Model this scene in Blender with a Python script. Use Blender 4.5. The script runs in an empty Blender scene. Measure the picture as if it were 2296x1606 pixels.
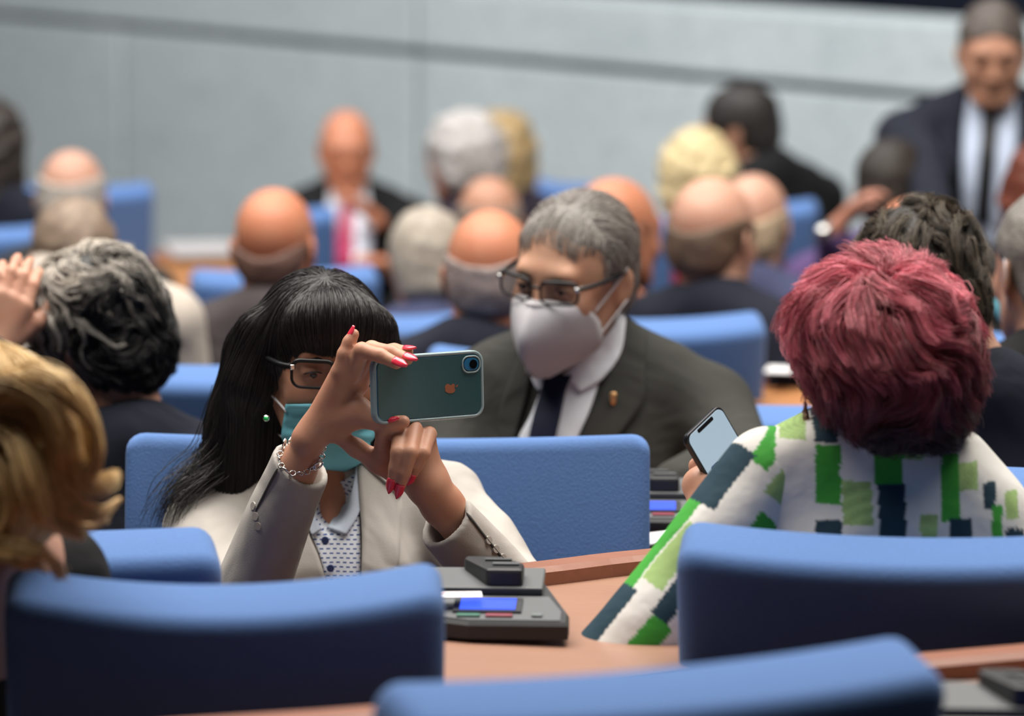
import bpy, bmesh, math, random
import numpy as np
from mathutils import Matrix, Vector
PI = math.pi
R = math.radians
rng = np.random.RandomState(7)
random.seed(7)

# ------------------------------------------------------------------ camera, world, lights, exposure
SC = bpy.context.scene
COL = SC.collection
FPX = 9184.0                       # focal length in pixels of the 2296 px frame
CAMZ = 1.72
PITCH = R(8.1)
cam_d = bpy.data.cameras.new('camera'); cam = bpy.data.objects.new('camera', cam_d); COL.objects.link(cam)
cam_d.sensor_width = 36.0; cam_d.lens = FPX * 36.0 / 2296.0
cam.location = (0, 0, CAMZ); cam.rotation_euler = (PI / 2 - PITCH, 0, 0)
cam_d.clip_start = 0.2; cam_d.clip_end = 100
cam_d.dof.use_dof = True; cam_d.dof.focus_distance = 4.98; cam_d.dof.aperture_fstop = 3.5; cam_d.dof.aperture_blades = 0
SC.camera = cam
SC.view_settings.view_transform = 'Standard'; SC.view_settings.look = 'None'
SC.view_settings.gamma = 1.0; SC.view_settings.use_curve_mapping = False
SC.view_settings.exposure = 0.0
SC.cycles.use_denoising = True
SC.cycles.max_bounces = 6
SC.cycles.use_adaptive_sampling = True; SC.cycles.adaptive_threshold = 0.02
w = bpy.data.worlds.new('hall_air'); SC.world = w; w.use_nodes = True
w.node_tree.nodes['Background'].inputs[0].default_value = (0.75, 0.85, 1.0, 1)
w.node_tree.nodes['Background'].inputs[1].default_value = 0.014

def area(name, loc, sx, sy, power, col, rot=(0, 0, 0)):
    l = bpy.data.lights.new(name, 'AREA'); l.shape = 'RECTANGLE'; l.size = sx; l.size_y = sy
    l.energy = power; l.color = col
    o = bpy.data.objects.new(name, l); o.location = loc; o.rotation_euler = rot; COL.objects.link(o); return o
area('ceiling_light_panel', (0.0, 6.1, 5.3), 7.0, 4.4, 960, (1.0, 0.95, 0.88))
area('ceiling_light_panel', (-2.6, 11.2, 5.3), 9.0, 2.4, 620, (0.97, 0.985, 1.0), (R(28), 0, 0))  # unseen panel, placed and tilted to brighten the marble wall

# ------------------------------------------------------------------ helpers
CR = Matrix.Rotation(PI / 2 - PITCH, 3, 'X')
def P(px, py, D):
    """the place at depth D from the camera that the photograph shows at (px, py)"""
    v = CR @ Vector(((px - 1148) / FPX * D, -(py - 803) / FPX * D, -D))
    return Vector((v.x, v.y, v.z + CAMZ))
def floor_z(y): return -0.065 * (y - 5.0)

def N(o, label=None, cat=None, group=None, kind=None):
    if label: o['label'] = label
    if cat: o['category'] = cat
    if group: o['group'] = group
    if kind: o['kind'] = kind
    return o
def empty(name, loc, rz=0.0, **k):
    o = bpy.data.objects.new(name, None); COL.objects.link(o)
    o.location = loc; o.rotation_euler = (0, 0, rz); o.empty_display_size = 0.1
    return N(o, **k)
def link(name, me, mat=None, parent=None, smooth=True):
    o = bpy.data.objects.new(name, me); COL.objects.link(o)
    if mat is not None and not me.materials: me.materials.append(mat)
    if smooth:
        me.polygons.foreach_set('use_smooth', np.ones(len(me.polygons), dtype=bool))
    if parent is not None:
        o.parent = parent
        q = parent; M = Matrix.Identity(4)
        while q is not None:
            M = Matrix.LocRotScale(q.location, q.rotation_euler, q.scale) @ M if q.matrix_parent_inverse == Matrix.Identity(4) else M
            q = q.parent
        return o
    return o
def mesh(name, verts, faces, mat=None, parent=None, smooth=True, world=True):
    """verts given in world space when world=True, parents are empties at rest"""
    me = bpy.data.meshes.new(name)
    V = np.asarray(verts, dtype=np.float64)
    if parent is not None and world:
        V = to_local(V, parent)
    if isinstance(faces, np.ndarray):
        n = len(faces); w_ = faces.shape[1]
        me.vertices.add(len(V)); me.vertices.foreach_set('co', V.astype(np.float32).ravel())
        me.loops.add(n * w_); me.loops.foreach_set('vertex_index', faces.astype(np.int32).ravel())
        me.polygons.add(n); me.polygons.foreach_set('loop_start', np.arange(n, dtype=np.int32) * w_)
        me.update(calc_edges=True); me.validate()
    else:
        me.from_pydata([tuple(v) for v in V], [], [tuple(f) for f in faces]); me.update()
    o = bpy.data.objects.new(name, me); COL.objects.link(o)
    if mat is not None: me.materials.append(mat)
    if smooth: me.polygons.foreach_set('use_smooth', np.ones(len(me.polygons), dtype=bool))
    if parent is not None: o.parent = parent
    return o
def world_mat(o):
    M = Matrix.LocRotScale(o.location, o.rotation_euler, o.scale)
    return world_mat(o.parent) @ M if o.parent else M
def to_local(V, parent):
    M = np.array(world_mat(parent).inverted())
    return V @ M[:3, :3].T + M[:3, 3]

def bm_obj(name, bm, mat, parent=None, smooth=False, bevel=0.0, segs=2):
    """bm in parent-local coordinates"""
    if bevel > 0:
        bmesh.ops.bevel(bm, geom=list(bm.edges), offset=bevel, segments=segs, affect='EDGES', profile=0.5)
    bmesh.ops.recalc_face_normals(bm, faces=bm.faces)
    me = bpy.data.meshes.new(name); bm.to_mesh(me); bm.free()
    o = bpy.data.objects.new(name, me); COL.objects.link(o); me.materials.append(mat)
    if smooth:
        me.polygons.foreach_set('use_smooth', np.ones(len(me.polygons), dtype=bool))
    if parent is not None: o.parent = parent
    return o
def bx(bm, c, s, M=None):
    m = Matrix.Translation(c) @ Matrix.Diagonal((s[0], s[1], s[2], 1))
    if M is not None: m = M @ m
    return bmesh.ops.create_cube(bm, size=1, matrix=m)
def cyl(bm, a, b, r1, r2=None, seg=20):
    a = Vector(a); b = Vector(b); d = b - a; r2 = r1 if r2 is None else r2
    m = Matrix.Translation((a + b) / 2) @ d.to_track_quat('Z', 'Y').to_matrix().to_4x4()
    return bmesh.ops.create_cone(bm, cap_ends=True, segments=seg, radius1=r1, radius2=r2, depth=d.length, matrix=m)
def prism(bm, pts, z0, z1):
    """vertical prism over an xy outline"""
    n = len(pts)
    a = [bm.verts.new((p[0], p[1], z0)) for p in pts]; b = [bm.verts.new((p[0], p[1], z1)) for p in pts]
    bm.faces.new(a[::-1]); bm.faces.new(b)
    for i in range(n): bm.faces.new((a[i], a[(i + 1) % n], b[(i + 1) % n], b[i]))
def tube(paths, r, sides=6, closed=False):
    """list of polylines -> verts, faces (quads) ; r a number or a per-point list"""
    V = []; F = []
    for p in paths:
        p = np.asarray(p, float); n = len(p)
        rr = np.full(n, r) if np.isscalar(r) else np.asarray(r, float)
        T = np.gradient(p, axis=0) if not closed else np.roll(p, -1, 0) - np.roll(p, 1, 0)
        T /= np.linalg.norm(T, axis=1)[:, None] + 1e-9
        ref = np.array([0.13, 0.27, 0.95]) if abs(T[0, 2]) < 0.9 else np.array([0.95, 0.2, 0.1])
        A = np.cross(T, ref); A /= np.linalg.norm(A, axis=1)[:, None] + 1e-9
        for i in range(1, n):
            a = A[i - 1] - T[i] * np.dot(A[i - 1], T[i]); A[i] = a / (np.linalg.norm(a) + 1e-9)
        B = np.cross(T, A); o = len(V)
        for i in range(n):
            for s in range(sides):
                t = 2 * PI * s / sides
                V.append(p[i] + rr[i] * (math.cos(t) * A[i] + math.sin(t) * B[i]))
        for i in range(n if closed else n - 1):
            for s in range(sides):
                j = (i + 1) % n
                F.append((o + i * sides + s, o + i * sides + (s + 1) % sides, o + j * sides + (s + 1) % sides, o + j * sides + s))
    return np.array(V), np.array(F)
def spline(pts, n=24):
    """Catmull-Rom through points of any dimension"""
    p = np.asarray(pts, float); p = np.vstack([2 * p[0] - p[1], p, 2 * p[-1] - p[-2]])
    out = []; m = len(p) - 3
    for t in np.linspace(0, m - 1e-6, n):
        i = int(t); u = t - i
        a, b, c, d = p[i:i + 4]
        out.append(0.5 * ((2 * b) + (-a + c) * u + (2 * a - 5 * b + 4 * c - d) * u * u + (-a + 3 * b - 3 * c + d) * u ** 3))
    return np.array(out)

# ------------------------------------------------------------------ materials
def mat(name, col, rough=0.6, spec=0.5, metal=0.0, bump=None, var=None, sheen=0.0, attr=None, emis=None, sss=0.0, coat=0.0, aniso=0.0, trans=0.0, sheen_tint=None, ior=None):
    """bump=(scale, strength, distance)  var=(scale, amount, colour2)  attr=name of a colour attribute"""
    m = bpy.data.materials.new(name); m.use_nodes = True
    nt = m.node_tree; b = nt.nodes['Principled BSDF']; L = nt.links
    b.inputs['Base Color'].default_value = (*col, 1); b.inputs['Roughness'].default_value = rough
    b.inputs['Specular IOR Level'].default_value = spec; b.inputs['Metallic'].default_value = metal
    b.inputs['Sheen Weight'].default_value = sheen; b.inputs['Sheen Roughness'].default_value = 0.5
    if sheen_tint: b.inputs['Sheen Tint'].default_value = (*sheen_tint, 1)
    b.inputs['Coat Weight'].default_value = coat; b.inputs['Transmission Weight'].default_value = trans
    if ior: b.inputs['IOR'].default_value = ior
    if sss > 0:
        b.inputs['Subsurface Weight'].default_value = sss; b.inputs['Subsurface Radius'].default_value = (0.9, 0.3, 0.15)
        b.inputs['Subsurface Scale'].default_value = 0.008
    tc = nt.nodes.new('ShaderNodeTexCoord')
    src = None
    if attr:
        a = nt.nodes.new('ShaderNodeAttribute'); a.attribute_name = attr; src = a.outputs['Color']
    if var:
        n = nt.nodes.new('ShaderNodeTexNoise'); n.inputs['Scale'].default_value = var[0]; n.inputs['Detail'].default_value = 4
        L.new(tc.outputs['Object'], n.inputs['Vector'])
        cr = nt.nodes.new('ShaderNodeMapRange'); cr.inputs[1].default_value = 0.35; cr.inputs[2].default_value = 0.68
        cr.inputs[3].default_value = 0; cr.inputs[4].default_value = var[1]; L.new(n.outputs['Fac'], cr.inputs[0])
        mx = nt.nodes.new('ShaderNodeMix'); mx.data_type = 'RGBA'
        L.new(cr.outputs[0], mx.inputs[0]); mx.inputs[6].default_value = (*col, 1); mx.inputs[7].default_value = (*var[2], 1)
        if src is not None: L.new(src, mx.inputs[6])
        src = mx.outputs[2]
    if src is not None: L.new(src, b.inputs['Base Color'])
    if bump:
        n = nt.nodes.new('ShaderNodeTexNoise'); n.inputs['Scale'].default_value = bump[0]; n.inputs['Detail'].default_value = 3
        L.new(tc.outputs['Object'], n.inputs['Vector'])
        bn = nt.nodes.new('ShaderNodeBump'); bn.inputs['Strength'].default_value = bump[1]; bn.inputs['Distance'].default_value = bump[2]
        L.new(n.outputs['Fac'], bn.inputs['Height']); L.new(bn.outputs['Normal'], b.inputs['Normal'])
    if emis:
        b.inputs['Emission Color'].default_value = (*emis[0], 1); b.inputs['Emission Strength'].default_value = emis[1]
    return m
def fabric(name, col, amt=0.35, rough=0.85, sheen=0.25, fold=True):
    c2 = tuple(c * (1 - amt) for c in col)
    m = mat(name, col, rough, 0.2, bump=(620, 0.25, 0.001), var=(900, 0.5, c2), sheen=sheen * .45, sheen_tint=tuple(min(1, c * 1.5 + .1) for c in col))
    if fold:
        nt = m.node_tree; L = nt.links; b = nt.nodes['Principled BSDF']
        tc = nt.nodes.new('ShaderNodeTexCoord'); n = nt.nodes.new('ShaderNodeTexNoise'); n.inputs['Scale'].default_value = 9
        n.inputs['Detail'].default_value = 2; n.inputs['Distortion'].default_value = 0.8
        L.new(tc.outputs['Object'], n.inputs['Vector'])
        b2 = nt.nodes.new('ShaderNodeBump'); b2.inputs['Strength'].default_value = 0.6; b2.inputs['Distance'].default_value = 0.02
        L.new(n.outputs['Fac'], b2.inputs['Height'])
        old = b.inputs['Normal'].links[0].from_node
        L.new(b2.outputs['Normal'], old.inputs['Normal'])
    return m

# ------------------------------------------------------------------ smooth solid modelling: distance fields meshed by surface nets
class S:
    def __init__(s): s.ops = []; s.M = Matrix.Identity(4)
    def at(s, M): s.M = M.copy(); return s
    def _p(s, v): return np.array(s.M @ Vector(v))
    def cone(s, a, b, ra, rb=None, k=.012, op=0):
        rb = ra if rb is None else rb
        a = s._p(a); b = s._p(b); s.ops.append(('c', op, k, (a + b) / 2, np.linalg.norm(b - a) / 2 + max(ra, rb), (a, b, ra, rb))); return s
    def chain(s, pts, rs, k=.008, op=0):
        for i in range(len(pts) - 1): s.cone(pts[i], pts[i + 1], rs[i], rs[i + 1], k, op)
        return s
    def ell(s, c, r, rot=None, k=.015, op=0):
        Rm = np.array(s.M.to_3x3().normalized())
        if rot is not None: Rm = Rm @ np.array(rot)
        c = s._p(c); s.ops.append(('e', op, k, c, max(r), (c, np.array(r, float), Rm))); return s
    def box(s, c, h, rad=.01, rot=None, k=.01, op=0):
        Rm = np.array(s.M.to_3x3().normalized())
        if rot is not None: Rm = Rm @ np.array(rot)
        c = s._p(c); h = np.array(h, float); s.ops.append(('b', op, k, c, np.linalg.norm(h), (c, h - rad, Rm, rad))); return s
    def add(s, o): s.ops += o.ops; return s
    def grown(s, t):
        q = S()
        for (ty, op, k, c, bd, a) in s.ops:
            if op == 1: q.ops.append((ty, op, k, c, bd, a)); continue
            if ty == 'c': a = (a[0], a[1], a[2] + t, a[3] + t)
            elif ty == 'e': a = (a[0], a[1] + t, a[2])
            else: a = (a[0], a[1], a[2], a[3] + t)
            q.ops.append((ty, op, k, c, bd + t, a))
        return q
    def ev(s, X, ops=None):
        d = np.full(len(X), 1.0)
        for (ty, op, k, c, bd, a) in (s.ops if ops is None else ops):
            if ty == 'c':
                A, B, ra, rb = a; ba = B - A; pa = X - A; L2 = ba @ ba + 1e-12
                h = np.clip(pa @ ba / L2, 0, 1)
                e = pa - h[:, None] * ba
                v = np.sqrt(np.einsum('ij,ij->i', e, e)) - (ra + (rb - ra) * h)
            elif ty == 'e':
                q = (X - a[0]) @ a[2]; q1 = q / a[1]; k0 = np.sqrt(np.einsum('ij,ij->i', q1, q1)); q2 = q1 / a[1]
                k1 = np.sqrt(np.einsum('ij,ij->i', q2, q2)) + 1e-9
                v = k0 * (k0 - 1) / k1
                v = np.where(k0 < 1e-4, -a[1].min(), v)
            else:
                q = np.abs((X - a[0]) @ a[2]) - a[1]
                v = np.linalg.norm(np.maximum(q, 0), axis=1) + np.minimum(q.max(axis=1), 0) - a[3]
            if op == 0:
                h = np.maximum(k - np.abs(d - v), 0) / k; d = np.minimum(d, v) - h * h * k * .25
            elif op == 1:
                v = -v; h = np.maximum(k - np.abs(d - v), 0) / k; d = np.maximum(d, v) + h * h * k * .25
            else:
                h = np.maximum(k - np.abs(d - v), 0) / k; d = np.maximum(d, v) + h * h * k * .25
        return d
    def grad(s, X, e=.0015):
        g = np.stack([s.ev(X + np.eye(3)[i] * e) - s.ev(X - np.eye(3)[i] * e) for i in range(3)], 1)
        return g / (np.linalg.norm(g, axis=1)[:, None] + 1e-9)
    def trace(s, O, Dn, off=0.0, n=50, far=1.0):
        O = np.asarray(O, float); t = np.zeros(len(O))
        for _ in range(n):
            t += np.clip(s.ev(O + t[:, None] * Dn) - off, -.02, .05) * .9
        return O + np.minimum(t, far)[:, None] * Dn
    def proj(s, X, off=0.0, n=4):
        for _ in range(n): X = X - (s.ev(X) - off)[:, None] * s.grad(X)
        return X

def nets(s, res, B=14, noise=None):
    un = [o for o in s.ops if o[1] == 0]
    lo = np.min([o[3] - o[4] for o in un], 0) - 3 * res; hi = np.max([o[3] + o[4] for o in un], 0) + 3 * res
    nb = np.ceil((hi - lo) / (res * B)).astype(int)
    I = np.stack(np.meshgrid(*[np.arange(n) for n in nb], indexing='ij'), -1).reshape(-1, 3)
    Cn = lo + (I + .5) * res * B; br = res * B * .866
    dc = s.ev(Cn)
    act = np.where(np.abs(dc) < br * 1.6 + .012)[0]
    g = np.stack(np.meshgrid(*[np.arange(B + 1)] * 3, indexing='ij'), -1).reshape(-1, 3)
    cen = np.array([o[3] for o in s.ops]); bd = np.array([o[4] for o in s.ops]); kk = np.array([o[2] for o in s.ops])
    big = nb * B + 4
    def key(a): return ((a[:, 0] + 1) * big[1] + (a[:, 1] + 1)) * big[2] + (a[:, 2] + 1)
    cells = []; cval = []; edges = []; esgn = []
    for ai in act:
        c = Cn[ai]
        near = np.linalg.norm(cen - c, axis=1) < br + bd + kk + .01
        ops = [o for o, n_ in zip(s.ops, near) if n_]
        if not ops: continue
        base = I[ai] * B
        X = lo + (base + g) * res
        v = s.ev(X, ops)
        if noise is not None: v = v + noise(X)
        if v.min() > 0 or v.max() < 0: continue
        v = v.reshape(B + 1, B + 1, B + 1); sg = v < 0
        cv = np.stack([v[i:B + i, j:B + j, k:B + k] for i in (0, 1) for j in (0, 1) for k in (0, 1)], -1)
        sc = (cv < 0).sum(-1); m = (sc > 0) & (sc < 8)
        idx = np.argwhere(m); cells.append(idx + base); cval.append(cv[m])
        for ax in range(3):
            a = sg[:B, :B, :B]
            b = [sg[1:, :B, :B], sg[:B, 1:, :B], sg[:B, :B, 1:]][ax]
            e = np.argwhere(a != b)
            if len(e):
                edges.append(np.hstack([e + base, np.full((len(e), 1), ax)])); esgn.append(a[e[:, 0], e[:, 1], e[:, 2]])
    cells = np.vstack(cells); cval = np.vstack(cval); edges = np.vstack(edges); esgn = np.concatenate(esgn)
    corners = np.array([(i, j, k) for i in (0, 1) for j in (0, 1) for k in (0, 1)], float)
    ep = [(0, 1), (2, 3), (4, 5), (6, 7), (0, 2), (1, 3), (4, 6), (5, 7), (0, 4), (1, 5), (2, 6), (3, 7)]
    acc = np.zeros((len(cells), 3)); cnt = np.zeros(len(cells))
    for a, b in ep:
        va = cval[:, a]; vb = cval[:, b]; m = (va < 0) != (vb < 0)
        t = np.where(m, va / np.where(m, va - vb, 1), 0)
        p = corners[a] + t[:, None] * (corners[b] - corners[a]); acc += p * m[:, None]; cnt += m
    V = lo + (cells + acc / cnt[:, None]) * res
    kc = key(cells); order = np.argsort(kc); ks = kc[order]
    F = []
    offs = {0: [(0, -1, -1), (0, 0, -1), (0, 0, 0), (0, -1, 0)], 1: [(-1, 0, -1), (-1, 0, 0), (0, 0, 0), (0, 0, -1)], 2: [(-1, -1, 0), (0, -1, 0), (0, 0, 0), (-1, 0, 0)]}
    for ax in range(3):
        m = edges[:, 3] == ax; e = edges[m, :3]; sgn = esgn[m]
        if not len(e): continue
        q = []; ok = np.ones(len(e), bool)
        for o in offs[ax]:
            kq = key(e + np.array(o)); pos = np.clip(np.searchsorted(ks, kq), 0, len(ks) - 1)
            ok &= ks[pos] == kq; q.append(order[pos])
        q = np.stack(q, 1)[ok]; sgn = sgn[ok]
        q[~sgn] = q[~sgn][:, ::-1]
        F.append(q)
    return V, np.vstack(F)

def relax(V, F, n=1, w_=.5):
    for _ in range(n):
        acc = np.zeros_like(V); cnt = np.zeros(len(V))
        for i in range(4):
            a = F[:, i]; b = F[:, (i + 1) % 4]
            for k in range(3):
                acc[:, k] += np.bincount(a, V[b, k], len(V)) + np.bincount(b, V[a, k], len(V))
            cnt += np.bincount(a, minlength=len(V)) + np.bincount(b, minlength=len(V))
        V = V * (1 - w_) + w_ * acc / np.maximum(cnt, 1)[:, None]
    return V
def solid(name, s, res, m, parent, noise=None, sm=1, vfun=None, colfun=None):
    V, F = nets(s, res, noise=noise)
    if sm: V = relax(V, F, sm)
    if vfun is not None: V = vfun(V)
    o = mesh(name, V, F, m, parent)
    if colfun is not None: set_col(o, colfun(V))
    return o
def set_col(o, C):
    a = o.data.color_attributes.new('col', 'FLOAT_COLOR', 'POINT')
    C = np.hstack([C, np.ones((len(C), 1))]) if C.shape[1] == 3 else C
    a.data.foreach_set('color', C.astype(np.float32).ravel())

def waves(X, f=1.0, seed=0, n=6):
    r = np.random.RandomState(seed); out = np.zeros((len(X), 3))
    for i in range(n):
        k = r.randn(3) * f; ph = r.rand(3) * 6.28
        a = X @ k
        for j in range(3): out[:, j] += np.sin(a * (1 + .13 * j) + ph[j])
    return out / math.sqrt(n)

# ------------------------------------------------------------------ hair strands
def strand_mesh(name, Pth, r, m, parent, shade=None, sides=3, taper=.35, cols=None):
    """Pth (N,n,3)"""
    Nn, n, _ = Pth.shape
    T = np.gradient(Pth, axis=1); T /= np.linalg.norm(T, axis=2, keepdims=True) + 1e-9
    rf = rng.randn(Nn, 1, 3); A = np.cross(T, np.broadcast_to(rf, T.shape)); A /= np.linalg.norm(A, axis=2, keepdims=True) + 1e-9
    Bv = np.cross(T, A)
    rr = (r if not np.isscalar(r) else np.full(Nn, r))[:, None] * (1 - (1 - taper) * np.linspace(0, 1, n) ** 2)[None]
    V = np.stack([Pth + rr[..., None] * (math.cos(2 * PI * s_ / sides) * A + math.sin(2 * PI * s_ / sides) * Bv) for s_ in range(sides)], 2)
    base = (np.arange(Nn)[:, None] * n + np.arange(n - 1)[None]) * sides
    F = np.stack([np.stack([base + s_, base + (s_ + 1) % sides, base + sides + (s_ + 1) % sides, base + sides + s_], -1) for s_ in range(sides)], 2).reshape(-1, 4)
    o = mesh(name, V.reshape(-1, 3), F, m, parent)
    if cols is not None:
        set_col(o, np.repeat(cols, n * sides, axis=0))
    return o
def grow(s, roots, dirf, n, step, off=0.003, lift=0.0, stop=None, wob=0.0, wf=60, seed=1, off_rand=0.0, free=None):
    """strands that run over the surface of s"""
    X = roots.copy(); out = [X.copy()]; alive = np.ones(len(X), bool)
    offs = off + rng.rand(len(X)) * off_rand
    for i in range(n):
        d = dirf(X, i)
        if wob: d = d + wob * waves(X, wf, seed)
        g = s.grad(X)
        tg = (d * g).sum(1)[:, None] * g * .9
        if free is not None: tg = np.where(free(X)[:, None], 0, tg)
        d = d - tg; d /= np.linalg.norm(d, axis=1)[:, None] + 1e-9
        Y = X + d * step
        dd = s.ev(Y); tgt = offs + lift * (i + 1)
        cl_ = np.clip(dd - tgt, -.01, .01)
        if free is not None:
            fm = free(Y); cl_ = np.where(fm, np.minimum(cl_, 0) * .3, cl_)
        Y = Y - cl_[:, None] * g
        if stop is not None: alive &= ~stop(Y)
        X = np.where(alive[:, None], Y, X + d * step * .02); out.append(X.copy())
    return np.stack(out, 1)
def clumped(G, m, rad, tip=.3, seed=3, curl=0.0, cf=40):
    """children around guide strands"""
    r = np.random.RandomState(seed); Ng, n, _ = G.shape
    off = r.randn(Ng, m, 1, 3) * rad
    t = np.linspace(0, 1, n)[None, None, :, None]
    Pt = G[:, None] + off * (1 - (1 - tip) * t) + r.randn(Ng, m, 1, 3) * rad * .5 * t * t
    return Pt.reshape(Ng * m, n, 3)

# ------------------------------------------------------------------ the hall
M_floor = mat('floor_carpet', (0.035, 0.028, 0.03), 0.95, 0.1, bump=(300, .4, .003))
M_marble = mat('marble', (0.54, 0.595, 0.605), 0.5, 0.25, var=(1.6, .55, (0.44, 0.50, 0.52)))
def marble_veins(m):
    nt = m.node_tree; L = nt.links; b = nt.nodes['Principled BSDF']; src = b.inputs['Base Color'].links[0].from_socket
    tc = nt.nodes.new('ShaderNodeTexCoord'); mp = nt.nodes.new('ShaderNodeMapping'); mp.inputs['Scale'].default_value = (2.2, 2.2, 5)
    mp.inputs['Rotation'].default_value = (0.3, 0.5, 0.2)
    n = nt.nodes.new('ShaderNodeTexNoise'); n.inputs['Scale'].default_value = 2.4; n.inputs['Detail'].default_value = 7; n.inputs['Distortion'].default_value = 1.6
    L.new(tc.outputs['Object'], mp.inputs[0]); L.new(mp.outputs[0], n.inputs['Vector'])
    r = nt.nodes.new('ShaderNodeValToRGB'); e = r.color_ramp.elements
    e[0].position = .46; e[0].color = (0, 0, 0, 1); e[1].position = .5; e[1].color = (1, 1, 1, 1)
    q = e.new(.54); q.color = (0, 0, 0, 1); L.new(n.outputs['Fac'], r.inputs[0])
    mx = nt.nodes.new('ShaderNodeMix'); mx.data_type = 'RGBA'; mm = nt.nodes.new('ShaderNodeMath'); mm.operation = 'MULTIPLY'; mm.inputs[1].default_value = .5
    L.new(r.outputs[0], mm.inputs[0]); L.new(mm.outputs[0], mx.inputs[0]); L.new(src, mx.inputs[6]); mx.inputs[7].default_value = (.33, .38, .40, 1)
    L.new(mx.outputs[2], b.inputs['Base Color'])
marble_veins(M_marble)
M_joint = mat('joint_shadow_gap', (0.10, 0.11, 0.12), 0.9, 0.1)
M_dark = mat('gallery_dark', (0.02, 0.026, 0.045), 0.8, 0.2)
M_maroon = mat('gallery_leather', (0.10, 0.012, 0.012), 0.5, 0.3)
M_ceil = mat('ceiling_paint', (0.08, 0.08, 0.08), 0.9, 0.1)

bm = bmesh.new()
v = [bm.verts.new((x, y, floor_z(y))) for x, y in ((-9, -3), (9, -3), (9, 26), (-9, 26))]; bm.faces.new(v)
N(bm_obj('floor', bm, M_floor), kind='structure')
bm = bmesh.new(); bx(bm, (0, 9, 6.0), (18, 30, .1)); N(bm_obj('ceiling', bm, M_ceil), kind='structure')

# marble parapet wall: its line runs from far left to near right
A = Vector(((0 - 1148) / FPX * 17.5, 17.3, 0)); Bp = Vector(((2296 - 1148) / FPX * 12.6, 12.45, 0))
wd = (Bp - A).normalized(); wn = Vector((wd.y, -wd.x, 0));  wn = wn if wn.y < 0 else -wn
wang = math.atan2(wd.y, wd.x)
def wall_s(px):                                    # distance along the wall where the sight line at px meets it
    dx = (px - 1148) / FPX; # x = dx*D , y ~ D*cos
    a = np.array([[wd.x, -dx / .985], [wd.y, -1]]); r_ = np.linalg.solve(a, [-A.x, -A.y]); return r_[0]
seams = [-7.0, wall_s(285), wall_s(935), wall_s(935) + 4.6, 13.0]
useams = [-7.0, wall_s(935), wall_s(1480) + 2.2, 13.0]
wroot = empty('wall_back', (A.x, A.y, 0), wang, kind='structure')
bm = bmesh.new()
for i in range(len(seams) - 1):
    a, b = seams[i] + .022, seams[i + 1] - .022
    bx(bm, ((a + b) / 2, .15, (-1.6 + .705) / 2), (b - a, .3, .705 + 1.6))
for o in [bm_obj('marble_panels', bm, M_marble, wroot, bevel=.006)]: N(o, kind='structure')
bm = bmesh.new()
for i in range(len(useams) - 1):
    a, b = useams[i] + .018, useams[i + 1] - .018
    bx(bm, ((a + b) / 2, .15, (.735 + .955) / 2), (b - a, .3, .22))
N(bm_obj('marble_parapet', bm, M_marble, wroot, bevel=.008), kind='structure')
bm = bmesh.new(); bx(bm, (3, .17, -.3), (20, .22, 2.4)); N(bm_obj('joint_backing', bm, M_joint, wroot), kind='structure')
bm = bmesh.new(); bx(bm, (3, 4.5, 2.0), (24, .1, 8)); N(bm_obj('wall_gallery', bm, M_dark, None), kind='structure')
o = bpy.data.objects['wall_gallery']; o.location = (A.x, A.y, 0); o.rotation_euler = (0, 0, wang)
# gallery seat behind the parapet
for i, (s0, lab) in enumerate(((wall_s(2090), 'dark red gallery bench behind the marble parapet at the upper right'),)):
    g = empty('gallery_bench', tuple(A + wd * s0 - wn * .9), wang, label=lab, cat='bench')
    bm = bmesh.new(); bx(bm, (0, 0, .62), (1.1, .12, .5)); bm_obj('backrest', bm, M_maroon, g, smooth=True, bevel=.04, segs=3)
    bm = bmesh.new(); bx(bm, (0, -.28, .42), (1.1, .5, .12)); bm_obj('seat', bm, M_maroon, g, smooth=True, bevel=.04, segs=3)
    bm = bmesh.new(); bx(bm, (0, -.2, -.3), (1.0, .4, 1.3)); bm_obj('base', bm, M_dark, g)

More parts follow.
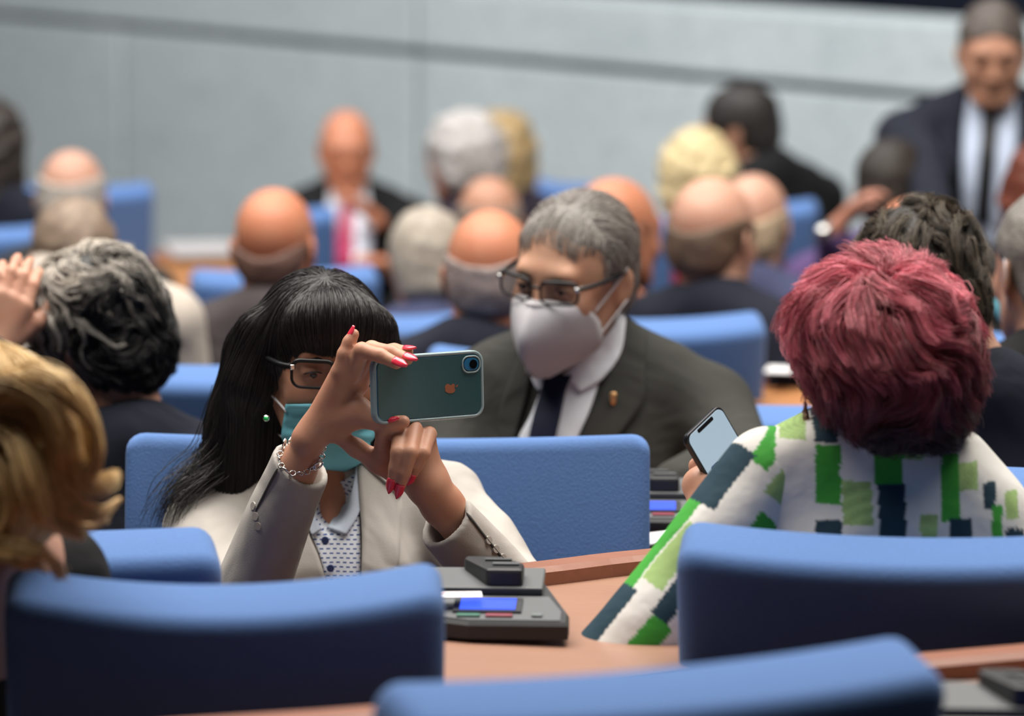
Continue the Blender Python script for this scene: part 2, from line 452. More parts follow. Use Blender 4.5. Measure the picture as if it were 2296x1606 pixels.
# ------------------------------------------------------------------ blue swivel chairs
M_blue = mat('blue_wool', (0.088, 0.172, 0.385), 0.85, 0.15, bump=(380, .5, .002), var=(240, .35, (0.070, 0.140, 0.32)), sheen=.18, sheen_tint=(.6, .7, .9))
M_pipe = mat('dark_blue_piping', (0.02, 0.035, 0.14), 0.8, 0.2)
M_chrome = mat('dark_metal', (0.06, 0.06, 0.065), 0.35, 0.5, metal=.8)
def rrect(hy, hz, r, n=5):
    out = []
    for cx, cz, a0 in ((hy - r, hz - r, 0), (-(hy - r), hz - r, 90), (-(hy - r), -(hz - r), 180), (hy - r, -(hz - r), 270)):
        for i in range(n + 1):
            t = R(a0 + 90 * i / n); out.append((cx + r * math.cos(t), cz + r * math.sin(t)))
    return out
def slab(W, T, H, r, sag, rend=.024, nx=22, crown=.0):
    """upholstered slab: width W, thickness T, height H, bent by sag (ends come forward, -y); faces quads"""
    xs = []; ins = []
    for t in np.linspace(0, 90, 6): xs.append(-W / 2 + rend * (1 - math.cos(R(t)))); ins.append(rend * (1 - math.sin(R(t))))
    mid = list(np.linspace(-W / 2 + rend, W / 2 - rend, nx))[1:-1]
    X = xs + mid + [-x for x in xs[::-1]]; I = ins + [0] * len(mid) + ins[::-1]
    V = []; k = None
    for x, i in zip(X, I):
        u = x / (W / 2); yb = -sag * (u * u)
        prof = rrect(T / 2 - i * .8, H / 2 - i, max(r - i * .5, .004)); k = len(prof)
        for (y, z) in prof: V.append((x, y + yb - crown * (1 - u * u) * (1 if y < 0 else 0), z))
    F = []
    for a in range(len(X) - 1):
        for b in range(k): F.append((a * k + b, a * k + (b + 1) % k, (a + 1) * k + (b + 1) % k, (a + 1) * k + b))
    V.append((X[0], -sag, 0)); V.append((X[-1], -sag, 0)); c0 = len(V) - 2; c1 = c0 + 1; e = (len(X) - 1) * k
    for b in range(k):
        F.append((c0, (b + 1) % k, b)); F.append((c1, e + b, e + (b + 1) % k))
    return V, F
CHAIR_LEAN = R(16)
def chair(top, yaw, W, label, group='blue swivel chairs of the hall', lean=CHAIR_LEAN, sag=.035, T=.10, Hb=.50):
    top = Vector(top); fz = floor_z(top.y); H = top.z - fz
    Rz = Matrix.Rotation(yaw, 3, 'Z')
    yt = .235 + math.sin(lean) * Hb                     # local y of the top of the backrest
    loc = top - Rz @ Vector((0, yt, 0)); loc.z = fz
    root = empty('swivel_chair', tuple(loc), yaw, label=label, cat='chair', group=group)
    Rx = Matrix.Rotation(-lean, 4, 'X')
    Mb = Matrix.Translation((0, .235, H - Hb * math.cos(lean))) @ Rx @ Matrix.Translation((0, 0, Hb / 2))
    V, F = slab(W, T, Hb, .022, sag)
    V = np.array([Mb @ Vector(v) for v in V])
    mesh('backrest', V, F, M_blue, root, world=False)
    for sy in (-1, 1):
        loop = []
        hw = W / 2 - .022; hh = Hb / 2 - .022
        for (x, z) in rrect(hw, hh, .02, 4):
            loop.append((x, z))
        dense = []
        for i in range(len(loop)):
            a = loop[i]; b = loop[(i + 1) % len(loop)]; n = max(1, int(math.hypot(b[0] - a[0], b[1] - a[1]) / .04))
            for j in range(n): dense.append((a[0] + (b[0] - a[0]) * j / n, a[1] + (b[1] - a[1]) * j / n))
        pts = [Mb @ Vector((x * 1.028, sy * (T / 2 - .008) - sag * (x / (W / 2)) ** 2, z * 1.04 + 0)) for x, z in dense]
        # keep the welt on the rim of the slab
        V2, F2 = tube([[tuple(p) for p in pts]], .0028, 6, closed=True)
        mesh('piping', V2, F2, M_pipe, root, world=False)
    V, F = slab(W * .92, .34, .11, .035, 0.0, rend=.035, nx=8)
    V = np.array([(x, y + .03, z + .40) for x, y, z in V]); mesh('seat', V, F, M_blue, root, world=False)
    bm = bmesh.new(); cyl(bm, (0, 0, .05), (0, 0, .38), .03); bm_obj('column', bm, M_chrome, root, smooth=False)
    bm = bmesh.new()
    for i in range(5):
        t = R(72 * i + 10); cyl(bm, (0, 0, .07), (.19 * math.cos(t), .19 * math.sin(t), .035), .022, .014, 10)
        bmesh.ops.create_uvsphere(bm, u_segments=10, v_segments=6, radius=.025, matrix=Matrix.Translation((.19 * math.cos(t), .19 * math.sin(t), .025)))
    bm_obj('star_base', bm, M_chrome, root, smooth=True)
    return root
def chair_px(px, py, D, yaw, W, label, **k):
    if abs(yaw) > 90: py += 190 / D            # the rim seen first is the far one of the thick top
    return chair(P(px, py, D), R(yaw), W, label, **k)

chair_px(505, 1298, 4.02, 184, .435, 'blue chair back filling the lower left corner, with a dark rear side', sag=.05)
chair_px(1520, 1484, 3.42, 203, .50, 'nearest blue chair back, cut by the bottom edge right of centre', sag=.02)
chair_px(2010, 1192, 4.35, 172, .47, 'blue chair behind the back of the woman in the green and white blouse', sag=.03)
chair_px(265, 1176, 4.45, 192, .22, 'blue chair with dark piping just behind the blonde woman in black', sag=.0)
chair_px(884, 986, 5.58, -1, .69, 'wide blue chair in which the woman taking a picture sits', sag=.16, lean=R(12))
chair_px(2420, 1040, 5.2, 176, .55, 'blue chair at the right edge beyond the green and white blouse')
chair_px(1690, 897, 6.2, 165, .40, 'blue chair between the masked man and the woman with pink hair')
chair_px(1455, 706, 7.5, 186, .44, 'blue chair right behind the masked man, below the navy shoulders')
chair_px(2380, 745, 7.0, 180, .3, 'blue chair at the right edge beside the man with the teal face mask')
chair_px(880, 700, 8.35, 182, .36, 'blue chair top below the blue-grey jacket')
chair_px(1135, 776, 6.7, 180, .26, 'blue chair top left of the masked man\'s shoulder')
chair_px(570, 808, 6.6, 190, .5, 'blue chair between the grey curly-haired man and the black hair')
chair_px(615, 732, 8.6, 184, .42, 'blue chair whose left end shows beside the cream jacket')
chair_px(645, 600, 9.1, 192, .42, 'blue chair left of the bald man in the grey-brown jacket')
chair_px(185, 412, 12.0, 190, .42, 'blue chair beyond the grey-haired heads, against the marble wall')
chair_px(-85, 435, 11.8, 175, .42, 'blue chair at the left edge, the farther of two')
chair_px(-100, 505, 10.1, 175, .42, 'blue chair at the left edge, the nearer of two')
chair_px(648, 462, 11.3, 182, .26, 'blue chair in front of the man with the pink tie')
chair_px(1228, 402, 12.6, 125, .3, 'small far blue chair top above the masked man\'s head')
chair_px(1392, 485, 10.2, 178, .26, 'blue chair between the orange bald head and the crimson clothes')
chair_px(1750, 445, 10.6, 180, .2, 'blue chair at the back of the man in black by the wall')

# ------------------------------------------------------------------ desks (curved rows)
def wood(name, col, c2):
    m = mat(name, col, .42, .4)
    nt = m.node_tree; L = nt.links; b = nt.nodes['Principled BSDF']
    tc = nt.nodes.new('ShaderNodeTexCoord'); mp = nt.nodes.new('ShaderNodeMapping'); mp.inputs['Scale'].default_value = (3, 40, 40); mp.inputs['Rotation'].default_value = (0, 0, R(25))
    n = nt.nodes.new('ShaderNodeTexNoise'); n.inputs['Scale'].default_value = 3; n.inputs['Detail'].default_value = 5
    L.new(tc.outputs['Object'], mp.inputs[0]); L.new(mp.outputs[0], n.inputs['Vector'])
    mx = nt.nodes.new('ShaderNodeMix'); mx.data_type = 'RGBA'; mx.inputs[6].default_value = (*col, 1); mx.inputs[7].default_value = (*c2, 1)
    L.new(n.outputs['Fac'], mx.inputs[0]); L.new(mx.outputs[2], b.inputs['Base Color'])
    return m
M_wood = wood('desk_veneer', (0.33, 0.185, 0.128), (0.27, 0.14, 0.093))
M_wood2 = wood('desk_veneer_warm', (0.46, 0.21, 0.085), (0.38, 0.165, 0.06))
M_rim = wood('desk_edge_wood', (0.30, 0.13, 0.085), (0.22, 0.09, 0.055))
def desk(pts, depth, label, z=None, m=M_wood, side=.03, group='curved wooden desk rows'):
    """pts: world xy of the far (raised) edge from left to right; depth towards the camera"""
    p = spline([(a[0], a[1], a[2]) for a in pts], 18)
    T = np.gradient(p, axis=0); T[:, 2] = 0; T /= np.linalg.norm(T, axis=1)[:, None]
    Nn = np.stack([T[:, 1], -T[:, 0], np.zeros(len(T))], 1)       # towards the viewer
    c = p.mean(0); root = empty('desk', (c[0], c[1], floor_z(c[1])), 0, label=label, cat='desk', group=group)
    def sweep(name, prof, mm):
        V = []; k = len(prof)
        for i in range(len(p)):
            for (u, z_) in prof: V.append(p[i] + Nn[i] * u + np.array([0, 0, z_]))
        F = []
        for i in range(len(p) - 1):
            for j in range(k): F.append((i * k + j, (i + 1) * k + j, (i + 1) * k + (j + 1) % k, i * k + (j + 1) % k))
        F.append(tuple(range(k))); F.append(tuple(range((len(p) - 1) * k, len(p) * k))[::-1])
        return mesh(name, V, F, mm, root, smooth=False)
    sweep('desktop', [(.03, -.022), (depth, -.022), (depth, -.05), (.03, -.05)], m)
    sweep('raised_edge', [(-.012, 0), (.022, 0), (.03, -.006), (.03, -.06), (-.012, -.06)], M_rim)
    hz = -(c[2] - floor_z(c[1])) + .02
    sweep('front_panel', [(-.005, -.06), (.02, -.06), (.02, hz), (-.005, hz)], M_rim)
    return root
def dz(px, D):
    """a point on a desk edge: its height follows the sloping floor"""
    return (((px - 1148) / FPX * D), D * .99, floor_z(D) + .775)
desk([dz(-300, 3.55), dz(300, 3.70), dz(850, 3.80), dz(1500, 3.98), dz(2180, 4.16), dz(2600, 4.28)], .45, 'nearest wooden desk, its pale edge showing at the bottom and lower right')
desk([dz(300, 4.52), dz(1150, 4.86), dz(1430, 5.0), dz(1900, 5.18), dz(2500, 5.42)], .50, 'wooden desk carrying the voting console in front of the woman taking a picture')
desk([dz(1180, 5.82), dz(1480, 5.95), dz(1560, 5.98), dz(2000, 6.12), dz(2500, 6.3)], .40, 'wooden desk behind the blue chair, seen in the gap left of the green blouse')
desk([dz(1560, 7.72), dz(1700, 7.78), dz(2100, 7.88)], .80, 'orange-brown desk left of the pink hair', m=M_wood2)
desk([dz(150, 12.4), dz(420, 12.45), dz(700, 12.5)], .75, 'far brown desk against the marble wall', m=M_wood2)

# ------------------------------------------------------------------ voting consoles
M_black = mat('console_black', (0.022, 0.023, 0.025), 0.45, 0.4, bump=(900, .15, .0005))
M_grey = mat('console_grey', (0.10, 0.105, 0.11), 0.5, 0.4, bump=(900, .2, .0005))
M_screen = mat('lit_blue_display', (0.01, 0.02, 0.2), 0.3, 0.4, emis=((0.06, 0.14, 1.0), 1.1))
M_green = mat('green_button', (0.02, 0.12, 0.07), 0.5); M_red = mat('red_button', (0.2, 0.02, 0.04), 0.5)
M_btn = mat('grey_button', (0.12, 0.14, 0.14), 0.5)
def console(loc, yaw, label):
    r = empty('voting_console', loc, R(yaw), label=label, cat='console', group='voting consoles on the desks')
    # local: front edge at y=-.11 , slopes up to the back
    bm = bmesh.new()
    out = [(.075, -.085), (.075, -.05), (.035, .10), (-.12, .10), (-.15, .0), (-.15, -.045), (-.035, -.085)]
    n = len(out)
    zt = lambda y: .019 + (y + .085) * .10
    lo = [bm.verts.new((x, y, .0)) for x, y in out]; mi = [bm.verts.new((x, y, zt(y) - .004)) for x, y in out]
    cx, cy = -.01, 0
    hi = [bm.verts.new((cx + (x - cx) * .965, cy + (y - cy) * .96, zt(y))) for x, y in out]
    for i in range(n):
        j = (i + 1) % n; bm.faces.new((lo[i], lo[j], mi[j], mi[i])); bm.faces.new((mi[i], mi[j], hi[j], hi[i]))
    bm.faces.new(hi); bm.faces.new(lo[::-1]); bm_obj('body', bm, M_black, r)
    sl = math.atan(.10)
    def plate(name, c, s, m, lift=.001, bev=.0):
        bm = bmesh.new(); M = Matrix.Translation((c[0], c[1], zt(c[1]) + lift)) @ Matrix.Rotation(sl, 4, 'X')
        bx(bm, (0, 0, 0), s, M); return bm_obj(name, bm, m, r, bevel=bev)
    bm = bmesh.new()
    top = [(.066, -.078), (.066, -.045), (.050, .01), (-.128, .01), (-.140, -.0), (-.140, -.042), (-.036, -.078)]
    a = [bm.verts.new((x, y, zt(y) + .0008)) for x, y in top]; b = [bm.verts.new((x, y, zt(y) - .004)) for x, y in top]
    bm.faces.new(a); bm.faces.new(b[::-1])
    for i in range(len(top)): bm.faces.new((a[i], b[i], b[(i + 1) % 7], a[(i + 1) % 7]))
    bm_obj('face_plate', bm, M_grey, r)
    plate('display_frame', (-.016, -.030), (.076, .050, .003), M_black, .002)
    plate('display', (-.016, -.030), (.062, .040, .001), M_screen, .0042)
    plate('button', (-.036, -.066), (.026, .009, .003), M_green, .002, .001)
    plate('button', (-.002, -.066), (.030, .009, .003), M_red, .002, .001)
    plate('button', (.040, -.064), (.012, .009, .003), M_btn, .002, .001)
    plate('rear_plate', (-.045, .055), (.175, .080, .010), M_grey, .004, .002)
    bm = bmesh.new(); prism(bm, [(-.02, .02), (.020, .02), (.020, .06), (-.01, .10), (-.05, .10), (-.05, .085)], .036, .058)
    bm_obj('microphone_block', bm, M_black, r, bevel=.004)
    bm = bmesh.new(); bx(bm, (.0, .045, .059), (.03, .01, .003)); bx(bm, (-.01, .07, .059), (.03, .006, .003)); bm_obj('card_slot', bm, M_grey, r)
    return r
cz = floor_z(4.6) + .775 - .022
def on_desk(px, py, z0):
    """where the sight line through (px,py) meets the height z0 of a desk top"""
    a = P(px, py, 1.0) - Vector((0, 0, CAMZ)); t = (z0 - CAMZ) / a.z; return Vector((0, 0, CAMZ)) + a * t
c0 = on_desk(1130, 1408, floor_z(4.62) + .753)
console((c0.x, c0.y + .02, c0.z + .0005), -3, 'black voting console with lit blue display, in front of the woman taking a picture')
c1 = on_desk(1490, 1172, floor_z(5.72) + .753)
console((c1.x, c1.y, c1.z + .0005), -2, 'black voting console partly hidden left of the green and white sleeve')
c2_ = on_desk(2235, 1612, floor_z(4.0) + .753)
console((c2_.x + .02, c2_.y - .14, c2_.z + .0005), -4, 'blurred grey console on the nearest desk in the lower right corner')
M_paper2 = mat('dull_paper', (0.42, 0.40, 0.40), 0.8, 0.2); M_paper = mat('paper', (0.80, 0.80, 0.82), 0.8, 0.2); M_cyan = mat('light_blue_paper', (0.35, 0.62, 0.72), 0.7, 0.2); M_redink = mat('red_print', (0.55, 0.08, 0.1), 0.7)
def sheet(px, py, z, sx, sy, yaw, name, m, label, cat, th=.002, group=None):
    c = on_desk(px, py, z); r = empty(name, (c.x, c.y, z), R(yaw), label=label, cat=cat, group=group)
    bm = bmesh.new(); bx(bm, (0, 0, th / 2), (sx, sy, th)); bm_obj('sheet', bm, m, r); return r
sheet(1010, 1327, floor_z(4.8) + .770, .14, .07, 2, 'folder', M_cyan, 'light blue folder lying behind the voting console by the raised edge', 'folder', .028 - .02 + .004)
cd = empty('printed_card', tuple(on_desk(1030, 1334, floor_z(4.75) + .80)), R(3), label='small white card with a red line on the rear plate of the console', cat='card')
bm = bmesh.new(); bx(bm, (0, 0, 0), (.05, .03, .0012)); bm_obj('card', bm, M_paper, cd)
bm = bmesh.new(); bx(bm, (-.002, .004, .001), (.040, .003, .0006)); bm_obj('printed_line', bm, M_redink, cd)
sheet(1490, 1207, floor_z(5.62) + .754, .09, .07, 30, 'paper_sheet', M_paper, 'white paper on the desk just below the half-hidden voting console', 'paper')
sheet(450, 562, floor_z(12.2) + .755, .20, .34, 10, 'paper_sheet', M_paper2, 'white papers on the far brown desk', 'paper', .01)
sheet(1750, 828, floor_z(7.2) + .754, .05, .10, -10, 'paper_sheet', M_paper, 'pale paper on the orange-brown desk left of the pink hair', 'paper')

# ------------------------------------------------------------------ people
def skin(name, col, c2=None):
    return mat(name, col, .48, .35, var=(28, .55, c2 or (col[0] * .92, col[1] * .72, col[2] * .68)), bump=(260, .12, .001), sss=.12)
SK_w = skin('skin_olive', (0.50, 0.27, 0.185)); SK_m = skin('skin_tan', (0.44, 0.235, 0.155)); SK_r = skin('skin_ruddy', (0.50, 0.205, 0.115))
SK_p = skin('skin_pale', (0.50, 0.29, 0.21)); SK_d = skin('skin_brown', (0.42, 0.20, 0.14))  # SK_d is a slightly darker brown skin
M_eye = mat('eye', (0.40, 0.36, 0.34), .2, .5); M_iris = mat('iris', (0.03, 0.02, 0.018), .15, .5)
M_lip = mat('lips', (0.40, 0.13, 0.11), .4, .4)
def hairmat(name, c, c2, rough=.5, attr=None, spec=.35):
    m = mat(name, c, rough, spec, bump=(180, .7, .004), var=(38, .8, c2), attr=attr); return m
def fcloth(n, c, **k): return fabric(n, c, **k)
CL = dict(
    navy=fcloth('navy_suit_wool', (0.010, 0.012, 0.022)), black=fcloth('black_wool', (0.008, 0.008, 0.009)),
    grey=fcloth('grey_brown_wool', (0.062, 0.052, 0.054)), charcoal=fcloth('charcoal_wool', (0.030, 0.030, 0.029)),
    beige=fcloth('cream_cloth', (0.50, 0.44, 0.38)), blueg=fcloth('blue_grey_wool', (0.055, 0.062, 0.125)),
    plum=fcloth('dark_plum_wool', (0.022, 0.016, 0.026)), red=fcloth('crimson_cloth', (0.42, 0.015, 0.05)),
    purple=fcloth('purple_cloth', (0.10, 0.06, 0.16)), white=fcloth('white_cotton', (0.72, 0.74, 0.80), amt=.05),
    lblue=fcloth('pale_blue_cotton', (0.50, 0.58, 0.74), amt=.05), trouser=fcloth('dark_trousers', (0.02, 0.021, 0.026)))
M_shoe = mat('black_leather', (0.012, 0.012, 0.012), .35, .5)

def head_sdf(s, M, female=False, thin=1.0):
    s.at(M)
    f = .94 if female else 1.0
    s.ell((0, .014, .030), (.074 * f, .093, .083), k=.01)
    s.ell((0, -.028, -.015), (.063 * f, .062, .085), k=.03)
    s.ell((0, -.030, -.072), (.047 * f, .052, .040), k=.03)
    s.ell((0, -.070, -.100), (.019, .017, .015), k=.025)
    for x in (-1, 1):
        s.cone((x * .056 * f, .005, -.045), (x * .03 * f, -.06, -.1), .014, .014, k=.03)
        s.ell((x * .040 * f, -.060, -.030), (.022, .020, .020), k=.022)
    s.cone((-.035, -.080, .023), (.035, -.080, .023), .010, .010, k=.022)
    for x in (-1, 1):
        s.ell((x * .031, -.098, .003), (.016, .014, .012), k=.014, op=1)
    s.cone((0, -.086, .010), (0, -.104, -.030), .0075, .0105, k=.012)
    for x in (-1, 1):
        s.ell((x * .0115, -.098, -.034), (.0075, .009, .007), k=.006)
        s.ell((x * .031, -.0805, .003), (.0145, .0112, .0118), k=.005); s.ell((x * .031, -.094, .0015), (.0118, .0065, .0034), k=.002, op=1)
    s.ell((0, -.0905, -.056), (.021, .008, .0055), k=.006); s.ell((0, -.0885, -.067), (.018, .009, .006), k=.006)
    s.ell((0, -.108, -.0615), (.020, .012, .0016), k=.003, op=1)
    for x in (-1, 1):
        Re = Matrix.Rotation(x * R(-22), 3, 'Z') @ Matrix.Rotation(R(-12), 3, 'X')
        s.ell((x * .078 * f, .014, -.012), (.0065, .019, .031), rot=Re, k=.006)
        s.ell((x * .0865 * f, .008, -.012), (.006, .010, .018), rot=Re, k=.004, op=1)
    return s
def neck_base(Mt): return Mt @ Vector((0, .050, -.135))
def arm_pts(Mt, side, elbow, wrist, sh=None):
    S0 = Mt @ Vector((side * .185, .045, -.255)) if sh is None else Vector(sh)
    return S0, Vector(elbow), Vector(wrist)
def hand_sdf(s, wrist, fdir, palm_n, size=1.0, curl=.5, mirror=1):
    """relaxed hand: palm plus five separate curled fingers"""
    f = Vector(fdir).normalized(); n = Vector(palm_n); n = (n - f * n.dot(f)).normalized(); u = f.cross(n) * mirror
    w = Vector(wrist)
    s.at(Matrix.Identity(4))
    def q(a, b, c): return w + f * a * size + u * b * size + n * c * size
    for b in (-.028, -.010, .009, .027):
        s.cone(q(.0, b * .35, 0), q(.082 - abs(b + .008) * .25, b, 0), .019 * size, .0125 * size, k=.012)
    Ls = {-.028: .062, -.010: .078, .009: .083, .027: .073}
    for b, L in Ls.items():
        p = q(.086 - abs(b + .008) * .25, b, 0); ang = curl * .55; pts = [p]; rs = [.0098 * size]
        d = f.copy()
        for i, fr in enumerate((.45, .30, .25)):
            a = ang; d = (f * math.cos(a) + n * math.sin(a)); p = p + d * L * fr * size; pts.append(p); rs.append((.0088 - .0008 * i) * size); ang += curl * .8
        s.chain(pts, rs, k=.003)
    s.chain([q(.02, .022, .004), q(.055, .048, .014), q(.082, .056, .026), q(.102, .056, .038)], [.016 * size, .012 * size, .0095 * size, .0078 * size], k=.008)
    return s

def person(label, px, py, D, yaw, pitch=0, roll=0, tyaw=None, lean=0, skinm=SK_m, cloth='navy', hair='short', hc=(.08, .07, .06), hc2=(.03, .025, .02),
           shirt='white', tie=None, female=False, arms=None, stand=False, res=.006, scale=1.0, vneck=False, hscale=1.0, group=None, sw=1.0, root_only=False,
           mask_=None, glasses=False, bald=.118, hands=True, shift=(0, 0, 0), collar_up=0):
    H = P(px, py, D); ty = R(tyaw if tyaw is not None else yaw)
    Mh = Matrix.Translation(H) @ Matrix.Rotation(R(yaw), 4, 'Z') @ Matrix.Rotation(R(pitch), 4, 'X') @ Matrix.Rotation(R(roll), 4, 'Y')
    fz = floor_z(H.y)
    Mt0 = Matrix.Translation(H + Vector(shift)) @ Matrix.Rotation(ty, 4, 'Z') @ Matrix.Rotation(R(lean), 4, 'X')
    hip = H + Vector(shift) + Matrix.Rotation(ty, 3, 'Z') @ Vector((0, .05 + math.sin(R(lean)) * .7, -.72 * math.cos(R(lean))))
    if not stand: hip.z = max(min(hip.z, fz + .60), fz + .53)
    root = empty('person', (hip.x, hip.y, fz), 0, label=label, cat='person', group=group)
    Mt = Mt0
    nb = neck_base(Mt)
    # ---- body
    s = S(); head_sdf(s, Mh, female)
    s.at(Matrix.Identity(4))
    nr = .047 if female else .056
    s.cone(Mh @ Vector((0, .018, -.06)), nb, nr, nr + .004, k=.02)
    T = lambda x, y, z: Mt @ Vector((x * sw, y, z))
    s.cone(nb, T(-.15, .045, -.20), .05, .04, k=.03); s.cone(nb, T(.15, .045, -.20), .05, .04, k=.03)
    s.cone(T(0, .035, -.30), hip + Vector((0, 0, .05)), .10, .11, k=.04)
    # arms
    if arms is None: arms = 'lap'
    A_ = {}
    for sd in (-1, 1):
        S0 = T(sd * .185, .045, -.215)
        if isinstance(arms, dict) and sd in arms: el, wr = [Vector(a) for a in arms[sd][:2]]; hd = arms[sd][2] if len(arms[sd]) > 2 else None
        else:
            el = T(sd * .235, -.02, -.50); wr = T(sd * .13, -.24, -.52) if not stand else T(sd * .23, -.12, -.72); hd = None
        A_[sd] = (S0, el, wr)
        s.cone(S0, el, .042, .036, k=.02); s.cone(el, wr, .036, .025, k=.02)
        if hands:
            fd = (wr - el).normalized() if hd is None else Vector(hd)
            hand_sdf(s, wr + fd * .005, fd, Vector((0, 0, -1)) if abs(fd.z) < .8 else Vector((0, 1, 0)) if True else 0, size=.95, curl=.6, mirror=-sd)
            s.at(Matrix.Identity(4))
    # legs
    legs = {}
    for sd in (-1, 1):
        f = Matrix.Rotation(ty, 3, 'Z')
        h0 = hip + f @ Vector((sd * .09, 0, 0))
        if stand: kn = Vector((h0.x, h0.y, 0)) + f @ Vector((0, -.04, 0)); kn.z = (hip.z + fz) / 2; an = kn.copy(); an.z = fz + .09
        else: kn = hip + f @ Vector((sd * .10, -.28, 0)); kn.z = hip.z - .02; an = kn + f @ Vector((0, .04, 0)); an.z = fz + .09
        legs[sd] = (h0, kn, an)
        s.cone(h0, kn, .07, .05, k=.03); s.cone(kn, an, .045, .035, k=.02)
    solid('body', s, res, skinm, root)
    # ---- garments
    g = S()
    sh = .062
    g.cone(nb + Vector((0, 0, -.015)), T(-.165, .045, -.212), .058, sh, k=.03); g.cone(nb + Vector((0, 0, -.015)), T(.165, .045, -.212), .058, sh, k=.03)
    g.cone(nb + Mt.to_3x3() @ Vector((0, .012, .008)), T(-.11, .055, -.175), .060, .062, k=.04); g.cone(nb + Mt.to_3x3() @ Vector((0, .012, .008)), T(.11, .055, -.175), .060, .062, k=.04)
    g.ell(T(0, .040, -.33), (.180 * sw, .125, .19), rot=Mt.to_3x3(), k=.05)
    mid = (T(0, .03, -.5) + hip) / 2
    g.ell(mid, (.172 * sw, .135, .20), rot=Matrix.Rotation(ty, 3, 'Z'), k=.06)
    g.ell(hip + Vector((0, 0, .02)), (.178 * sw, .14, .11), rot=Matrix.Rotation(ty, 3, 'Z'), k=.05)
    for sd in (-1, 1):
        S0, el, wr = A_[sd]; S1 = S0 + (S0 - T(0, .045, -.215)) * .03
        g.cone(S1, el, .062, .053, k=.035); g.cone(el, wr + (el - wr).normalized() * .02, .053, .040, k=.02)
    g.at(Mh).cone((0, .02, -.05), Mh.inverted() @ nb, .050, .050, k=.02, op=1)   # neck hole
    g.at(Mt)
    if vneck:
        g.ell((0, -.075, -.285), (.050, .085, .125), k=.008, op=1)
    solid('jacket' if vneck or cloth in ('navy', 'black', 'grey', 'charcoal', 'beige', 'blueg', 'plum') else 'top', g, max(res, .007), CL[cloth], root)
    if shirt:
        q = S()
        q.cone(nb + Mt.to_3x3() @ Vector((0, -.006, .004)), T(0, .01, -.26), nr + .010, .085, k=.02); q.at(Mt).box((0, .045, -.135 + .042 + .2), (.3, .3, .2), rad=.001, rot=Matrix.Rotation(R(-16), 3, 'X'), op=1, k=.003)
        q.ell(T(0, .033, -.33), (.160 * sw, .112, .17), rot=Mt.to_3x3(), k=.04)
        q.at(Mh).ell((0, -.03, -.02), (.075, .085, .105), k=.004, op=1)
        so = solid('shirt', q, max(res, .006), CL[shirt], root)
        if vneck:
            t = solid_pts = None
            if tie:
                ts = S(); a = T(0, -.055, -.215); b = T(0, -.105, -.50)
                k0 = q.trace(np.array([T(0, -.3, -.225)]), np.array([(Mt.to_3x3() @ Vector((0, 1, 0)))]), off=.006)[0]
                pts = [q.trace(np.array([T(0, -.3, z)]), np.array([(Mt.to_3x3() @ Vector((0, 1, 0)))]), off=.004)[0] for z in (-.22, -.26, -.32, -.38, -.44)]
                ts.chain([tuple(p) for p in pts], [.018, .016, .022, .027, .03], k=.01)
                yv = Mt.to_3x3() @ Vector((0, 1, 0))
                ts.box(tuple(Vector(pts[2]) + yv * .004), (.1, .016, .2), rad=.01, rot=Mt.to_3x3(), op=2, k=.004)
                solid('tie', ts, .004, tie, root)
        # collar band
    tr = S()
    tr.ell(hip + Vector((0, 0, -.01)), (.17, .14, .10), rot=Matrix.Rotation(ty, 3, 'Z'))
    for sd in (-1, 1):
        h0, kn, an = legs[sd]; tr.cone(h0, kn, .085, .065, k=.03); tr.cone(kn, an, .062, .052, k=.02)
    solid('trousers', tr, .012, CL['trouser'], root)
    f = Matrix.Rotation(ty, 3, 'Z')
    for sd in (-1, 1):
        an = legs[sd][2]; ss = S(); ss.cone(an + f @ Vector((0, .03, -.045)), an + f @ Vector((0, -.15, -.055)), .042, .034); 
        ss.box((an.x, an.y, fz + .1), (.5, .5, .1), rad=.002, op=2, k=.005)
        solid('shoe', ss, .010, M_shoe, root)
    # ---- hair
    if hair:
        hm = hairmat('hair_' + hair, hc, hc2)
        h = S(); h.at(Mh)
        b_ = hscale
        if hair in ('short', 'long', 'bob', 'curly'):
            t = {'short': .007, 'long': .014, 'bob': .020, 'curly': .016}[hair] * b_
            h.ell((0, .018, .034), (.075 + t, .094 + t, .082 + t), k=.01); h.ell((0, .055, -.030), (.062 + t * .6, .050 + t, .060), k=.03)
            if hair == 'long': 
                h.cone((.0, .06, -.02), (.0, .09, -.22), .075, .055, k=.04)
                for x in (-1, 1): h.cone((x * .06, .02, 0), (x * .075, .03, -.20), .035, .03, k=.04)
            if hair == 'bob':
                for x in (-1, 1): h.cone((x * .06, .02, .02), (x * .07, .02, -.05), .038, .036, k=.04)
                h.cone((0, .06, 0), (0, .07, -.08), .07, .05, k=.04)
            h.ell((0, -.095, -.028), (.060, .070, .092), k=.012, op=1)
            if hair == 'short':
                for x in (-1, 1): h.ell((x * .09, -.005, -.022), (.024, .03, .040), k=.008, op=1)
                h.box((0, 0, -.30), (.3, .3, .22), op=1, k=.01)
        elif hair == 'ring':
            t = .006 * b_
            h.ell((0, .018, .030), (.075 + t, .094 + t, .083 + t), k=.01); h.ell((0, .055, -.030), (.060 + t, .048 + t, .060), k=.03)
            h.ell((0, .02, .112), (.095, .18, bald), k=.012, op=1); h.ell((0, -.095, -.02), (.075, .085, .12), k=.01, op=1)
            for x in (-1, 1): h.ell((x * .09, -.0, -.022), (.024, .03, .038), k=.008, op=1)
            h.box((0, 0, -.30), (.3, .3, .22), op=1, k=.01)
        am = {'short': .0015, 'ring': .001, 'long': .004, 'bob': .005, 'curly': .006}[hair]
        solid('hair', h, max(res * .8, .004), hm, root, sm=1, vfun=lambda V: V + waves(V, 55, 5) * am)
